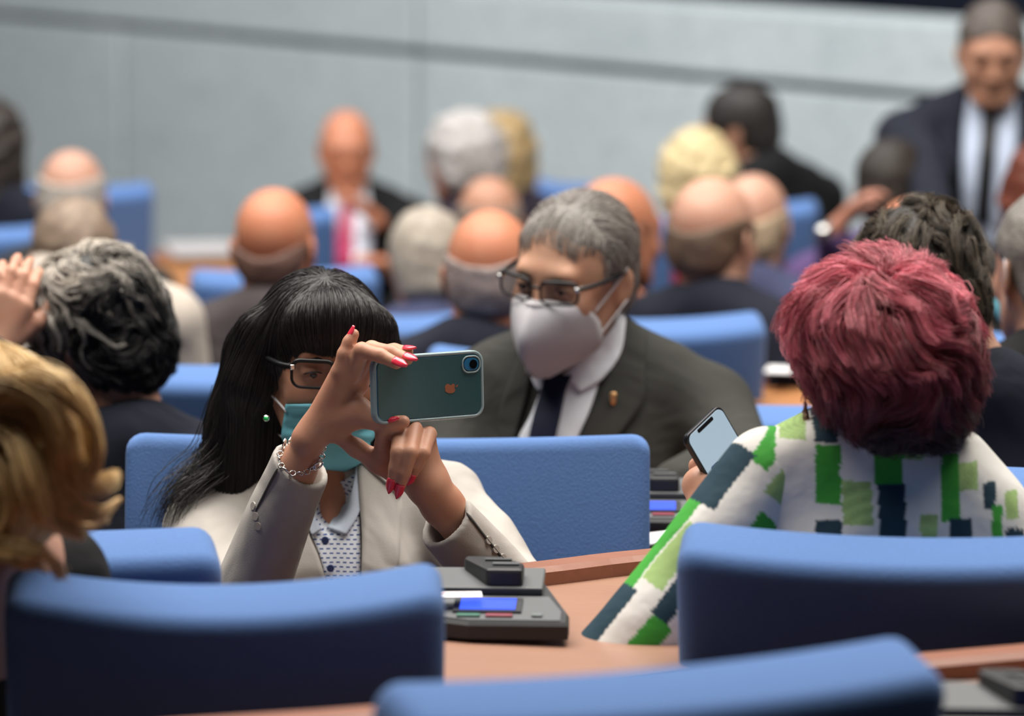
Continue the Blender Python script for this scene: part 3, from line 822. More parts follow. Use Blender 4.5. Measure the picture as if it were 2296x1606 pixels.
    # ---- face bits, when it faces us
    if abs((yaw + 180) % 360 - 180) < 80:
        face_bits(root, Mh, hc if hair else (.1, .06, .04))
    if collar_up:
        pass
    return root, Mh, Mt, s, g
def face_bits(root, Mh, hc, eyes=True, brows=True):
    hm = mat('brow', tuple(c * .5 for c in hc), .7, .2)
    for x in (-1, 1):
        if brows:
            V, F = tube([[tuple(Mh @ Vector(p)) for p in spline([(x * .014, -.0915, .0175), (x * .030, -.0905, .0225), (x * .048, -.076, .0175)], 8)]], [.002, .003, .0032, .003, .003, .0025, .002, .001], 6)
            mesh('eyebrow', V, F, hm, root)
        if eyes:
            bm = bmesh.new(); bmesh.ops.create_uvsphere(bm, u_segments=16, v_segments=10, radius=.0106, matrix=Matrix.Translation((0, 0, 0)))
            V = [Mh @ (v.co + Vector((x * .031, -.0792, .003))) for v in bm.verts]; Fc = [[v.index for v in f.verts] for f in bm.faces]; bm.free()
            e = mesh('eye', V, Fc, M_eye, root)
            V, F = nets(S().at(Mh).ell((x * .031, -.0876, .0010), (.0052, .0030, .0050)), .0012)
            i_ = mesh('iris', V, F, M_iris, e)
            V, F = tube([[tuple(Mh @ Vector(p)) for p in spline([(x * .031 - .0125, -.0860, .0025), (x * .031 - .006, -.0912, .0052), (x * .031, -.0925, .0060), (x * .031 + .006, -.0912, .0052), (x * .031 + .0125, -.0860, .0020)], 12)]], [.0006] + [.0011] * 10 + [.0006], 6)
            mesh('eyelashes', V, F, M_iris, root)

# ------------------------------------------------------------------ cloth pieces laid on a body
def rail(pts, n):
    return spline(pts, n)
def patch(name, A, B, D, s, off, m, parent, n=26, mm=9, thick=.0025, edge=0.0, pleat=None, dirv=None, sub=False):
    """A, B: two edges of the piece as seen from the front; the piece is laid onto the surface s"""
    a = rail(A, n); b = rail(B, n); O = []; 
    for i in range(n):
        for j in range(mm):
            u = j / (mm - 1); q = a[i] * (1 - u) + b[i] * u; O.append(P(q[0], q[1], D))
    O = np.array([tuple(o) for o in O]); C = np.array([0, 0, CAMZ]); dn = O - C; dn /= np.linalg.norm(dn, axis=1)[:, None]
    st = O - dn * .35
    X = s.trace(st, dn, off=off, n=70, far=.8)
    if pleat is not None:
        g = s.grad(X); U = np.tile(np.linspace(0, 1, mm), n); Vv = np.repeat(np.linspace(0, 1, n), mm); X = X + g * pleat(Vv, U)[:, None]
    F = [(i * mm + j, i * mm + j + 1, (i + 1) * mm + j + 1, (i + 1) * mm + j) for i in range(n - 1) for j in range(mm - 1)]
    # orient towards the viewer
    f = F[len(F) // 2]; nn = np.cross(X[f[1]] - X[f[0]], X[f[3]] - X[f[0]])
    if nn @ dn[0] > 0: F = [q[::-1] for q in F]
    o = mesh(name, X, F, m, parent)
    md = o.modifiers.new('t', 'SOLIDIFY'); md.thickness = thick; md.offset = -1
    if sub:
        sb = o.modifiers.new('s', 'SUBSURF'); sb.levels = 1; sb.render_levels = 1
    return o
def pick(s, px, py, D, off):
    o = P(px, py, D); dn = (o - Vector((0, 0, CAMZ))).normalized()
    return s.trace(np.array([tuple(o)]), np.array([tuple(dn)]), off=off, n=70, far=1.2)[0]
def simple_mask(root, Mh, m, px_strap=True):
    q = S(); q.at(Mh)
    q.ell((0, -.052, -.058), (.060, .062, .050), k=.01); q.ell((0, -.088, -.035), (.022, .026, .018), k=.02)
    q.ell((0, .06, -.05), (.10, .075, .12), k=.004, op=1)
    mk = solid('face_mask', q, .004, m, root)
    for x in (-1, 1):
        V, F = tube([[tuple(Mh @ Vector(p)) for p in spline([(x * .053, -.045, -.040), (x * .068, -.02, -.02), (x * .083, .018, .016), (x * .086, .028, -.010), (x * .070, .0, -.055), (x * .052, -.04, -.08)], 22)]], .0014, 6)
        mesh('ear_loop', V, F, M_strap, mk)
    return mk
M_teal = mat('teal_mask_cloth', (0.17, 0.50, 0.60), .85, .2, bump=(900, .3, .0006), var=(300, .3, (0.20, 0.56, 0.66)))
M_strap = mat('white_elastic', (0.66, 0.64, 0.66), .8, .2)
M_mask = mat('white_mask_cloth', (0.50, 0.485, 0.51), .9, .15, bump=(700, .3, .0008))
M_frame = mat('black_glasses_frame', (0.008, 0.008, 0.009), .35, .3)
M_silver = mat('silver', (0.75, 0.74, 0.72), .2, .5, metal=1.0)
M_lens = mat('clear_lens', (0.02, 0.02, 0.03), .03, .6)
M_lens.node_tree.nodes['Principled BSDF'].inputs['Alpha'].default_value = .16
M_nail = mat('coral_nail_polish', (0.80, 0.045, 0.085), .18, .6, coat=.4)
def rr_loop(cx, cz, hw, hh, r, n=6, tilt=0):
    out = []
    for (x, z) in rrect(hw, hh, r, n): out.append((cx + x, cz + z + tilt * x))
    return out
def glasses(parent, Mh, hw=.026, hh=.0175, y=-.107, zc=.0, r=.0016, m=None, rim_top_only=False):
    """frame, two lenses, two temples: a thing of its own worn on the face"""
    m = m or M_frame
    g = N(empty('glasses', tuple(Mh @ Vector((0, y, zc)))), None)
    for x in (-1, 1):
        lp = rr_loop(x * (hw + .0085), zc, hw, hh, .011, 6, tilt=x * .04)
        def yy(px_): return y + abs(px_) ** 2 * 3.2
        V, F = tube([[tuple(Mh @ Vector((a, yy(a), b))) for a, b in lp]], r, 8, closed=True); mesh('rim', V, F, m, g)
        V, F = tube([[tuple(Mh @ Vector((a, yy(a), b))) for a, b in lp if b > zc + hh * .6]], r * 1.5, 8); mesh('brow_bar', V, F, m, g)
        pts = [Mh @ Vector((a, yy(a), b)) for a, b in lp]; c = Mh @ Vector((x * (hw + .0085), yy(hw), zc))
        Vv = [tuple(c)] + [tuple(p) for p in pts]; Fc = [(0, i + 1, (i + 1) % len(pts) + 1) for i in range(len(pts))]
        ln = mesh('lens', Vv, Fc, M_lens, g); 
        md = ln.modifiers.new('t', 'SOLIDIFY'); md.thickness = .0012
        V, F = tube([[tuple(Mh @ Vector(p)) for p in spline([(x * (2 * hw + .007), yy(2 * hw), zc + hh * .55), (x * .072, y + .035, zc + hh * .5), (x * .079, -.02, zc + .006), (x * .080, .02, zc + .004), (x * .079, .045, zc - .015)], 20)]], [r * 1.9] * 16 + [r * 1.4] * 4, 8)
        mesh('temple', V, F, m, g)
        V, F = nets(S().at(Mh).box((x * (2 * hw + .0085), y + .014, zc + hh * .55), (.003, .008, .0035), rad=.001), .001); mesh('hinge', V, F, M_silver, g)
    V, F = tube([[tuple(Mh @ Vector(p)) for p in spline([(-.009, y, zc + .004), (0, y - .003, zc + .007), (.009, y, zc + .004)], 8)]], r * 1.2, 8); mesh('bridge', V, F, m, g)
    return g
def nail(root, tip, d, nrm, L=.012, w_=.0052, m=None):
    d = Vector(d).normalized(); n = Vector(nrm); n = (n - d * n.dot(d)).normalized(); u = d.cross(n)
    Rm = Matrix((u, d, n)).transposed()
    V = []; F = []; nu, nv = 7, 9
    for j in range(nv):
        t = j / (nv - 1); yv = (t - .35) * L * 1.5
        ww = w_ * (1 - max(0, (t - .45) / .55) ** 1.8 * .85) * (1 if t > .12 else .8)
        for i in range(nu):
            a = (i / (nu - 1) - .5) * 2
            V.append(tuple(Vector(tip) + Rm @ Vector((a * ww, yv, (1 - a * a) * .0022 - .0008))))
    for j in range(nv - 1):
        for i in range(nu - 1): F.append((j * nu + i, j * nu + i + 1, (j + 1) * nu + i + 1, (j + 1) * nu + i))
    o = mesh('fingernail', V, F, m or M_nail, root)
    md = o.modifiers.new('t', 'SOLIDIFY'); md.thickness = .0012; md.offset = 0
    return o
def surf_points(s, M, n, box=.17, keep=None):
    q = rng.uniform(-1, 1, (n * 4, 3)) * box; q[:, 2] = q[:, 2]
    Ma = np.array(M); X = q @ Ma[:3, :3].T + Ma[:3, 3]
    d = s.ev(X); X = X[np.abs(d) < .06]; X = s.proj(X, 0, 4); X = X[np.abs(s.ev(X)) < .002]
    if keep is not None: X = X[keep(loc(M, X))]
    return X[:n]
def loc(M, X):
    Mi = np.array(M.inverted()); return X @ Mi[:3, :3].T + Mi[:3, 3]
def dirw(M, v): return v @ np.array(M)[:3, :3].T
def head_matrix(px, py, D, yaw, pitch, roll):
    return Matrix.Translation(P(px, py, D)) @ Matrix.Rotation(R(yaw), 4, 'Z') @ Matrix.Rotation(R(pitch), 4, 'X') @ Matrix.Rotation(R(roll), 4, 'Y')
def frame_on(a, n):                                     # rotation matrix with z = n
    n = Vector(n).normalized(); return n.to_track_quat('Z', 'Y').to_matrix()

# ------------------------------------------------------------------ the woman taking the picture
Mh = head_matrix(726, 812, 5.28, 14, 3, 0)
W_root = empty('person', (Mh.translation.x, Mh.translation.y + .12, floor_z(5.35)), 0,
               label='woman in cream blazer with long black hair, glasses and teal mask, holding up a phone', cat='person')
b = S(); head_sdf(b, Mh, female=True); b.at(Matrix.Identity(4))
nbw = P(738, 1120, 5.34)
b.cone(Mh @ Vector((0, .015, -.06)), nbw, .047, .052, k=.02)
b.cone(nbw, P(560, 1185, 5.36), .05, .04, k=.03); b.cone(nbw, P(900, 1160, 5.36), .05, .04, k=.03)
b.cone(P(735, 1220, 5.34), P(735, 1600, 5.36), .09, .11, k=.04)
ShR, ElR, WrR = P(478, 1195, 5.33), P(540, 1385, 5.08), P(693, 985, 4.965)
ShL, ElL, WrL = P(985, 1135, 5.33), P(1195, 1375, 5.08), P(962, 1092, 4.985)
b.cone(ShR, ElR, .042, .036, k=.02); b.cone(ElR, P(668, 1045, 4.985), .036, .0235, k=.02); b.cone(P(668, 1045, 4.985), WrR, .0215, .0185, k=.012)
b.cone(ShL, ElL, .042, .036, k=.02); b.cone(ElL, P(990, 1130, 5.0), .036, .0225, k=.02); b.cone(P(990, 1130, 5.0), WrL, .0225, .022, k=.02)
# her right hand: palm, raised finger, three fingers over the top of the phone, thumb under it
h = S()
def pc(pts, rs, k=.004): h.chain([P(*p) for p in pts], rs, k=k)
for q, r1 in (((764, 835, 4.945), .0125), ((783, 838, 4.95), .0125), ((797, 846, 4.965), .012), ((806, 862, 4.975), .012)):
    h.cone(WrR, P(*q), .0165, r1, k=.009)
h.cone(P(712, 960, 4.965), P(800, 915, 4.955), .0170, .0160, k=.012)
h.cone(P(745, 955, 4.965), P(815, 935, 4.95), .0140, .0125, k=.014)
pc([(765, 833, 4.94), (773, 795, 4.935), (783, 768, 4.935), (793, 750, 4.935)], [.0112, .0092, .0080, .0070])
pc([(790, 838, 4.945), (811, 786, 4.922), (852, 797, 4.908), (889, 815, 4.900)], [.0115, .0098, .0086, .0074])
pc([(797, 840, 4.96), (833, 782, 4.945), (878, 790, 4.925), (914, 806, 4.912)], [.0110, .0096, .0084, .0072])
pc([(806, 852, 4.975), (842, 790, 4.965), (884, 785, 4.948), (915, 789, 4.93)], [.0105, .0092, .0080, .0068])
pc([(806, 926, 4.955), (838, 941, 4.945), (872, 951, 4.940), (905, 946, 4.935)], [.0150, .0112, .0100, .0080], k=.008)
# her left hand: back of the hand towards us, three fingers curled down, forefinger up to the phone, thumb out
for q, r1 in (((890, 985, 4.968), .0115), ((926, 978, 4.972), .0115), ((958, 990, 4.98), .0115), ((872, 1020, 4.975), .012)):
    h.cone(P(955, 1078, 4.99), P(*q), .0215, r1, k=.012)
h.cone(WrL, P(955, 1078, 4.99), .022, .0215, k=.012)
pc([(890, 984, 4.965), (895, 968, 4.95), (893, 1014, 4.925), (886, 1050, 4.93), (880, 1076, 4.938)], [.0100, .0098, .0094, .0080, .0066], k=.003)
pc([(926, 978, 4.97), (929, 962, 4.955), (920, 1014, 4.922), (907, 1060, 4.928), (899, 1088, 4.937)], [.0100, .0098, .0094, .0080, .0066], k=.003)
pc([(958, 990, 4.98), (961, 974, 4.965), (948, 1016, 4.935), (934, 1044, 4.940), (926, 1062, 4.95)], [.0100, .0098, .0090, .0078, .0066], k=.003)
pc([(874, 1022, 4.975), (858, 1000, 4.955), (858, 975, 4.945), (864, 957, 4.940)], [.0125, .0098, .0086, .0074])
pc([(905, 1062, 4.99), (848, 1036, 4.975), (798, 1004, 4.965), (756, 980, 4.960)], [.0185, .0135, .0105, .0078], k=.008)
b.add(h)
sk_w = skin('skin_photographer', (0.50, 0.265, 0.175))
def legs_for(s_, root, hipc, yaw, tr=True, fw=.36):
    f = Matrix.Rotation(R(yaw), 3, 'Z'); t = S(); t.ell(hipc, (.17, .14, .10)); hz = floor_z(hipc.y); ans = []
    for sd in (-1, 1):
        h0 = hipc + f @ Vector((sd * .09, 0, 0)); kn = hipc + f @ Vector((sd * .11, -fw, 0)); an = kn + f @ Vector((0, .05, 0)); an.z = hz + .09
        s_.cone(h0, kn, .06, .045, k=.03); s_.cone(kn, an, .04, .033, k=.02); t.cone(h0, kn, .08, .062, k=.03); t.cone(kn, an, .06, .05, k=.02); ans.append(an)
    solid('trousers', t, .012, CL['trouser'], root)
    for an in ans:
        ss = S(); ss.cone(an + f @ Vector((0, .03, -.045)), an + f @ Vector((0, -.13, -.055)), .042, .034); solid('shoe', ss, .010, M_shoe, root)
hipw = P(735, 1600, 5.38); hipw.z = floor_z(5.3) + .55
b.cone(P(735, 1600, 5.36), hipw, .11, .11, k=.04)
legs_for(b, W_root, hipw, 0, fw=.26)
solid('body', b, .0021, sk_w, W_root, sm=2)
# nails
vd = Vector((0, -1, .12))
def d_(a, c): return (P(*c) - P(*a))
for a, c, n_, up in (((852, 797, 4.908), (889, 815, 4.900), (.25, -.9, .55), .004), ((878, 790, 4.925), (914, 806, 4.912), (.3, -.8, .65), .004), ((884, 785, 4.948), (915, 789, 4.93), (.2, -.55, .85), .004)):
    d = d_(a, c).normalized(); n = Vector(n_); n = (n - d * n.dot(d)).normalized()
    nail(W_root, P(*c) + n * .0062 + d * .003, d, n, L=.0135, w_=.0056)
d = d_((783, 768, 4.935), (793, 750, 4.935)).normalized(); nail(W_root, P(793, 750, 4.935) + Vector((-.85, -.45, .1)).normalized() * .0058 + d * .001, d, (-.85, -.5, .1), L=.011, w_=.0048)
for a, c in (((886, 1050, 4.93), (880, 1076, 4.938)), ((907, 1060, 4.928), (899, 1088, 4.937)), ((934, 1044, 4.94), (926, 1062, 4.95))):
    d = d_(a, c).normalized(); n = Vector((-.1, -1, .15)); n = (n - d * n.dot(d)).normalized(); nail(W_root, P(*c) + n * .0052 + d * .003, d, n, L=.014, w_=.0058)
d = d_((872, 951, 4.94), (905, 946, 4.935)).normalized(); nail(W_root, P(878, 944, 4.93) + Vector((0, 0, .002)), d, (0, -.6, .8), L=.010, w_=.0045)

# blazer
M_blazer = fabric('cream_blazer_cloth', (0.43, 0.40, 0.37), amt=.12, sheen=.15)
j = S()
j.cone(nbw + Vector((0, 0, -.02)), P(500, 1185, 5.34), .058, .058, k=.03); j.cone(nbw + Vector((0, 0, -.02)), P(965, 1140, 5.34), .058, .056, k=.03)
j.ell(P(735, 1340, 5.34), (.165, .115, .19), k=.05); j.ell(P(640, 1330, 5.27), (.06, .05, .07), k=.05); j.ell(P(835, 1320, 5.27), (.06, .05, .07), k=.05)
j.ell(P(735, 1560, 5.36), (.165, .125, .17), k=.05)
j.cone(P(468, 1190, 5.33), P(530, 1400, 5.10), .062, .056, k=.03); j.cone(P(996, 1135, 5.33), P(1190, 1392, 5.10), .058, .052, k=.03)
def sleeve(El, Cu, r0, r1, nrm, name):
    ax = (Cu - El).normalized(); n = Vector(nrm).normalized()
    q = S(); q.cone(El, Cu + ax * .05, r0, r1, k=.03)
    q.ell(El, (r0 * 1.08,) * 3, k=.02)
    q.box(tuple(Cu + n * .10), (.12, .12, .10), rad=.001, rot=frame_on(0, n), op=1, k=.003)
    q.cone(Cu - ax * .07, Cu + ax * .07, r1 - .0075, r1 - .0035, k=.002, op=1)
    return q
CuR, CuL = P(673, 1040, 4.99), P(999, 1168, 5.0)
j0 = j
qR = sleeve(P(532, 1400, 5.09), CuR, .050, .0345, (.50, -.42, .75), 'R'); qL = sleeve(P(1192, 1392, 5.09), CuL, .049, .0345, (-.62, -.45, .64), 'L')
jj = S().add(j); 
jj.cone(Mh @ Vector((0, .02, -.05)), nbw, .050, .056, k=.02, op=1)
jj.ell(P(744, 1115, 5.22), (.030, .07, .048), k=.01, op=1)
cre = lambda V: V + waves(V, 26, 11) * .0022 + waves(V, 60, 12) * .0008
solid('blazer', jj, .005, M_blazer, W_root, sm=2, vfun=cre)
for q in (qR, qL): solid('sleeve', q, .0032, M_blazer, W_root, sm=1, vfun=lambda V: V + waves(V, 30, 4) * .0012)
# shirt, collar, lapels laid on the chest
ch = S().add(jj); 
M_shirt = mat('dashed_shirt_cotton', (0.66, 0.70, 0.78), .8, .2)
def dashes(m):
    nt = m.node_tree; L = nt.links; bs = nt.nodes['Principled BSDF']; tc = nt.nodes.new('ShaderNodeTexCoord')
    mp = nt.nodes.new('ShaderNodeMapping'); mp.inputs['Rotation'].default_value = (R(90), 0, 0)
    br = nt.nodes.new('ShaderNodeTexBrick'); br.offset = .5; br.inputs['Scale'].default_value = 1.0
    br.inputs['Color1'].default_value = (.05, .09, .26, 1); br.inputs['Color2'].default_value = (.07, .12, .32, 1); br.inputs['Mortar'].default_value = (.68, .71, .78, 1)
    br.inputs['Mortar Size'].default_value = .0019; br.inputs['Mortar Smooth'].default_value = .1; br.inputs['Brick Width'].default_value = .0085; br.inputs['Row Height'].default_value = .0055
    L.new(tc.outputs['Object'], mp.inputs[0]); L.new(mp.outputs[0], br.inputs['Vector']); L.new(br.outputs['Color'], bs.inputs['Base Color'])
dashes(M_shirt)
M_col = fabric('pale_blue_collar', (0.50, 0.56, 0.66), amt=.2, fold=False)
sb = S().add(ch); sb.cone(Mh @ Vector((0, .015, -.06)), nbw, .048, .054, k=.02)
ws = lambda a: (lambda v, u: waves(np.stack([u * 2 + a, v * 3, u * v], 1), 2.2, 3)[:, 0] * .0018)
patch('shirt', [(680, 1128), (690, 1180), (715, 1240), (730, 1300), (745, 1380)], [(800, 1060), (805, 1130), (808, 1210), (808, 1290), (806, 1380)], 5.2, sb, .004, M_shirt, W_root, n=40, mm=14, pleat=ws(0))
patch('collar', [(735, 1180), (755, 1150), (785, 1110), (800, 1040)], [(775, 1200), (800, 1160), (812, 1120), (812, 1030)], 5.2, sb, .009, M_col, W_root)
patch('collar', [(722, 1186), (705, 1160), (688, 1130), (678, 1100)], [(700, 1200), (684, 1165), (670, 1130), (664, 1100)], 5.2, sb, .009, M_col, W_root)
patch('lapel', [(800, 1035), (806, 1120), (812, 1200), (810, 1290), (800, 1390)], [(872, 1085), (900, 1118), (898, 1180), (892, 1280), (850, 1390)], 5.2, ch, .010, M_blazer, W_root, thick=.0055)
patch('lapel', [(806, 1020), (830, 1050), (870, 1085)], [(840, 1000), (880, 1035), (900, 1110)], 5.2, ch, .014, M_blazer, W_root, thick=.0045)
patch('lapel', [(676, 1120), (690, 1190), (715, 1250), (735, 1320), (750, 1390)], [(640, 1110), (640, 1190), (632, 1260), (660, 1330), (700, 1390)], 5.2, ch, .010, M_blazer, W_root, thick=.0055)
M_button = mat('blue_button', (.04, .07, .2), .3, .5)
for q in ((729, 1212), (741, 1275)):
    X = pick(sb, q[0], q[1], 4.9, .006)
    bm = bmesh.new(); bmesh.ops.create_cone(bm, cap_ends=True, segments=14, radius1=.005, radius2=.0045, depth=.002, matrix=Matrix.Rotation(R(90), 4, 'X')); V = [v.co + Vector(X) for v in bm.verts]; Fc = [[v.index for v in f.verts] for f in bm.faces]; bm.free()
    mesh('shirt_button', V, Fc, M_button, W_root, smooth=False)
M_cbtn = mat('horn_button', (.42, .38, .34), .25, .5)
for sdf_, lst in ((qR, ((568, 1135), (573, 1158), (578, 1180))), (qL, ((1096, 1212), (1112, 1232), (1128, 1252)))):
    for q in lst:
        X = pick(sdf_, q[0], q[1], 4.8, .001); n = sdf_.grad(X[None])[0]
        Mx = Matrix.Translation(X) @ frame_on(0, n).to_4x4()
        bm = bmesh.new(); bmesh.ops.create_cone(bm, cap_ends=True, segments=14, radius1=.006, radius2=.005, depth=.0025, matrix=Mx); V = [v.co.copy() for v in bm.verts]; Fc = [[v.index for v in f.verts] for f in bm.faces]; bm.free()
        mesh('sleeve_button', V, Fc, M_cbtn, W_root, smooth=False)
M_seam = mat('seam_shade', (.10, .095, .09), .9, .1)  # dark tube along the cuff slit, its shade put into the colour
for sdf_, pth in ((qR, [(622, 1052), (606, 1082), (588, 1118), (572, 1150)]), (qL, [(1046, 1150), (1078, 1192), (1110, 1232), (1140, 1268)])):
    V, F = tube([[tuple(pick(sdf_, a, c, 4.8, .0006)) for a, c in spline(pth, 14)]], [.0010] + [.0020] * 12 + [.0008], 6); mesh('cuff_seam_shade', V, F, M_seam, W_root)
# eyes
face_bits(W_root, Mh, (.03, .02, .02))
# teal mask
hm = S(); head_sdf(hm, Mh, female=True); hm.at(Mh); hm.ell((0, -.075, -.045), (.030, .034, .030), k=.02); hm.cone((0, .0, -.09), (0, .01, -.15), .05, .045, k=.03)
pl = lambda v, u: .0026 * np.sin(v * 2 * PI * 4.5) * (np.sin(np.clip(u, 0, 1) * PI) ** .3) * (v < .62)
mk = patch('face_mask', [(640, 907), (637, 930), (632, 960), (634, 990), (668, 1022), (705, 1052)], [(872, 902), (872, 935), (866, 965), (858, 995), (830, 1032), (775, 1058)], 5.15, hm, .005, M_teal, W_root, n=44, mm=26, pleat=pl, thick=.0015)
el = [P(589, 862, 5.20), P(612, 888, 5.17), P(641, 920, 5.150)]
def on_head(px_, py_, off): 
    o = P(px_, py_, 5.15); C = Vector((0, 0, CAMZ)); dn = (o - C).normalized(); s0 = o - dn * .35
    return hm.trace(np.array([tuple(s0)]), np.array([tuple(dn)]), off=off, n=70, far=.8)[0]
V, F = tube([[on_head(a, c, .0045) for a, c in spline([(588, 860), (600, 876), (620, 898), (643, 924)], 12)]], .0016, 6); mesh('ear_loop', V, F, M_strap, mk)
V, F = tube([[on_head(a, c, .003) for a, c in spline([(598, 945), (612, 962), (634, 982)], 10)]], .0013, 6); mesh('ear_loop', V, F, M_strap, mk)
gl = glasses(None, Mh, hw=.0265, hh=.0172, y=-.112, zc=.006, r=.0019)
N(gl, 'black-rimmed glasses on the face of the woman taking the picture', 'glasses')
# earring and bracelet
er = P(597, 938, 5.17); eg = N(empty('earring', tuple(er)), 'small earring with a green stone at the ear of the woman with long black hair', 'earring')
M_gem = mat('green_stone', (.02, .55, .12), .05, .8, emis=None)
V, F = nets(S().ell(er, (.0045, .0045, .0045)), .0012); mesh('setting', V, F, M_silver, eg)
V, F = nets(S().ell(er + Vector((0, -.0035, 0)), (.0032, .0025, .0032)), .0009); mesh('green_stone', V, F, M_gem, eg)
br = N(empty('bracelet', tuple(P(668, 1030, 4.98))), 'silver chain bracelet with rings on the wrist at the cream cuff', 'bracelet')
bc = P(683, 1006, 4.978); bax = (WrR - P(668, 1045, 4.985)).normalized(); bn = (bax + Vector((-.35, -.75, .1))).normalized(); bR = frame_on(0, bn)
ring = []; wrist_ = S().cone(P(668, 1045, 4.985), WrR, .0215, .0185).cone(ElR, P(668, 1045, 4.985), .036, .0225)
for i in range(26):
    t = 2 * PI * i / 26; dv = bR @ Vector((math.cos(t), math.sin(t), 0))
    X = np.array([tuple(bc + dv * .06)]); X = wrist_.trace(X, np.array([tuple(-dv)]), off=.0026, n=60, far=.06)[0]; ring.append(X)
ring = np.array(ring)
for i in range(26):
    p = ring[i]; q = ring[(i + 1) % 26]; d = Vector(q - p).normalized(); front = Vector((0, -1, 0))
    nrm = (Vector(p) - bc).normalized()
    big_ = i % 5 == 2
    Rm = (nrm.cross(d)).normalized() if i % 2 == 0 and not big_ else nrm
    Mx = frame_on(0, Rm); rad = .0068 if big_ else .0036
    lp = [tuple(Vector(p) + nrm * (.002 if big_ else 0) + Mx @ Vector((rad * math.cos(t), rad * math.sin(t), 0))) for t in np.linspace(0, 2 * PI, 15)[:-1]]
    V, F = tube([lp], .0013 if big_ else .0009, 6, closed=True); mesh('link', V, F, M_silver, br)
# hair
HS = S(); HS.at(Mh)
HS.ell((0, .020, .030), (.082, .102, .086), k=.01); HS.ell((0, .06, -.03), (.075, .065, .08), k=.04)
HS.ell((0, -.095, -.068), (.062, .085, .098), k=.006, op=1)
HS.ell((0, -.060, .058), (.060, .040, .046), k=.02)
HS.at(Matrix.Identity(4))
HS.chain([P(582, 750, 5.27), P(558, 860, 5.27), P(548, 960, 5.31), P(545, 1030, 5.35)], [.030, .027, .033, .028], k=.02)
HS.chain([P(590, 800, 5.34), P(580, 950, 5.36), P(570, 1040, 5.36)], [.05, .055, .04], k=.04)
HS.chain([P(848, 745, 5.24), P(856, 830, 5.27), P(850, 930, 5.33)], [.020, .022, .025], k=.03)
M_hairB = hairmat('black_hair', (0.012, 0.010, 0.010), (0.006, 0.005, 0.005), .45, spec=.4)
M_strB = mat('black_strand', (0.022, 0.018, 0.018), .38, .5, attr='col')
hr = solid('hair', HS, .0035, M_hairB, W_root, sm=2)
def d_long(X, i):
    q = loc(Mh, X); d = q - np.array([0.0, -.012, .128]); d /= np.linalg.norm(d, axis=1)[:, None] + 1e-6
    d[:, 2] -= np.clip(.9 * (1 - (q[:, 2] - .0) / .12), .2, 1.2)
    fr = (q[:, 1] < -.045) & (q[:, 2] > .0); d[fr, 0] *= .5
    lo = q[:, 2] < -.05; d[lo, :2] *= .25
    return dirw(Mh, d)
thrB = None
def stopB(Y):
    global thrB
    if thrB is None or len(thrB) != len(Y): thrB = rng.uniform(-.20, -.135, len(Y))
    q = loc(Mh, Y); return ((q[:, 1] < -.058) & (np.abs(q[:, 0]) < .062) & (q[:, 2] < .023)) | (q[:, 2] < thrB)
kp = lambda q: ~((q[:, 1] < -.05) & (q[:, 2] < .022)) & (q[:, 2] > -.07)
rt = surf_points(HS, Mh, 5200, .16, kp)
top = rt[loc(Mh, rt)[:, 2] > .02]; rt = np.vstack([rt, top + rng.randn(*top.shape) * .002])
pp = grow(HS, rt, d_long, 24, .0125, off=.0008, off_rand=.0035, stop=stopB, wob=.07, wf=35, seed=4, free=lambda Y: loc(Mh, Y)[:, 2] < -.085)
cc = np.repeat(rng.uniform(.3, 1, (len(pp), 1)), 3, 1) * np.array([.024, .020, .020])
strand_mesh('hair_strands', pp, .00050, M_strB, hr, cols=cc)
G = []
for pth in ([(510, 940, 5.30), (480, 1030, 5.30), (425, 1080, 5.28), (385, 1125, 5.27), (368, 1185, 5.28)], [(520, 960, 5.30), (490, 1040, 5.30), (445, 1078, 5.29), (400, 1105, 5.28), (375, 1160, 5.28)],
            [(530, 980, 5.30), (500, 1050, 5.30), (460, 1082, 5.30), (415, 1095, 5.28), (385, 1140, 5.28)], [(505, 900, 5.30), (480, 980, 5.30), (455, 1040, 5.30), (420, 1070, 5.30), (395, 1110, 5.30)],
            [(505, 930, 5.31), (485, 1000, 5.31), (440, 1050, 5.30), (400, 1100, 5.30), (378, 1150, 5.30)], [(550, 980, 5.31), (530, 1060, 5.31), (500, 1090, 5.31), (470, 1100, 5.31), (440, 1105, 5.31)]):
    G.append(spline([tuple(P(*p)) for p in pth], 16))
G = np.array(G); cl = clumped(G, 70, .012, tip=1.0, seed=8)
cc = np.repeat(rng.uniform(.3, 1, (len(cl), 1)), 3, 1) * np.array([.024, .020, .020])
strand_mesh('loose_strands', cl, .00042, M_strB, hr, cols=cc)

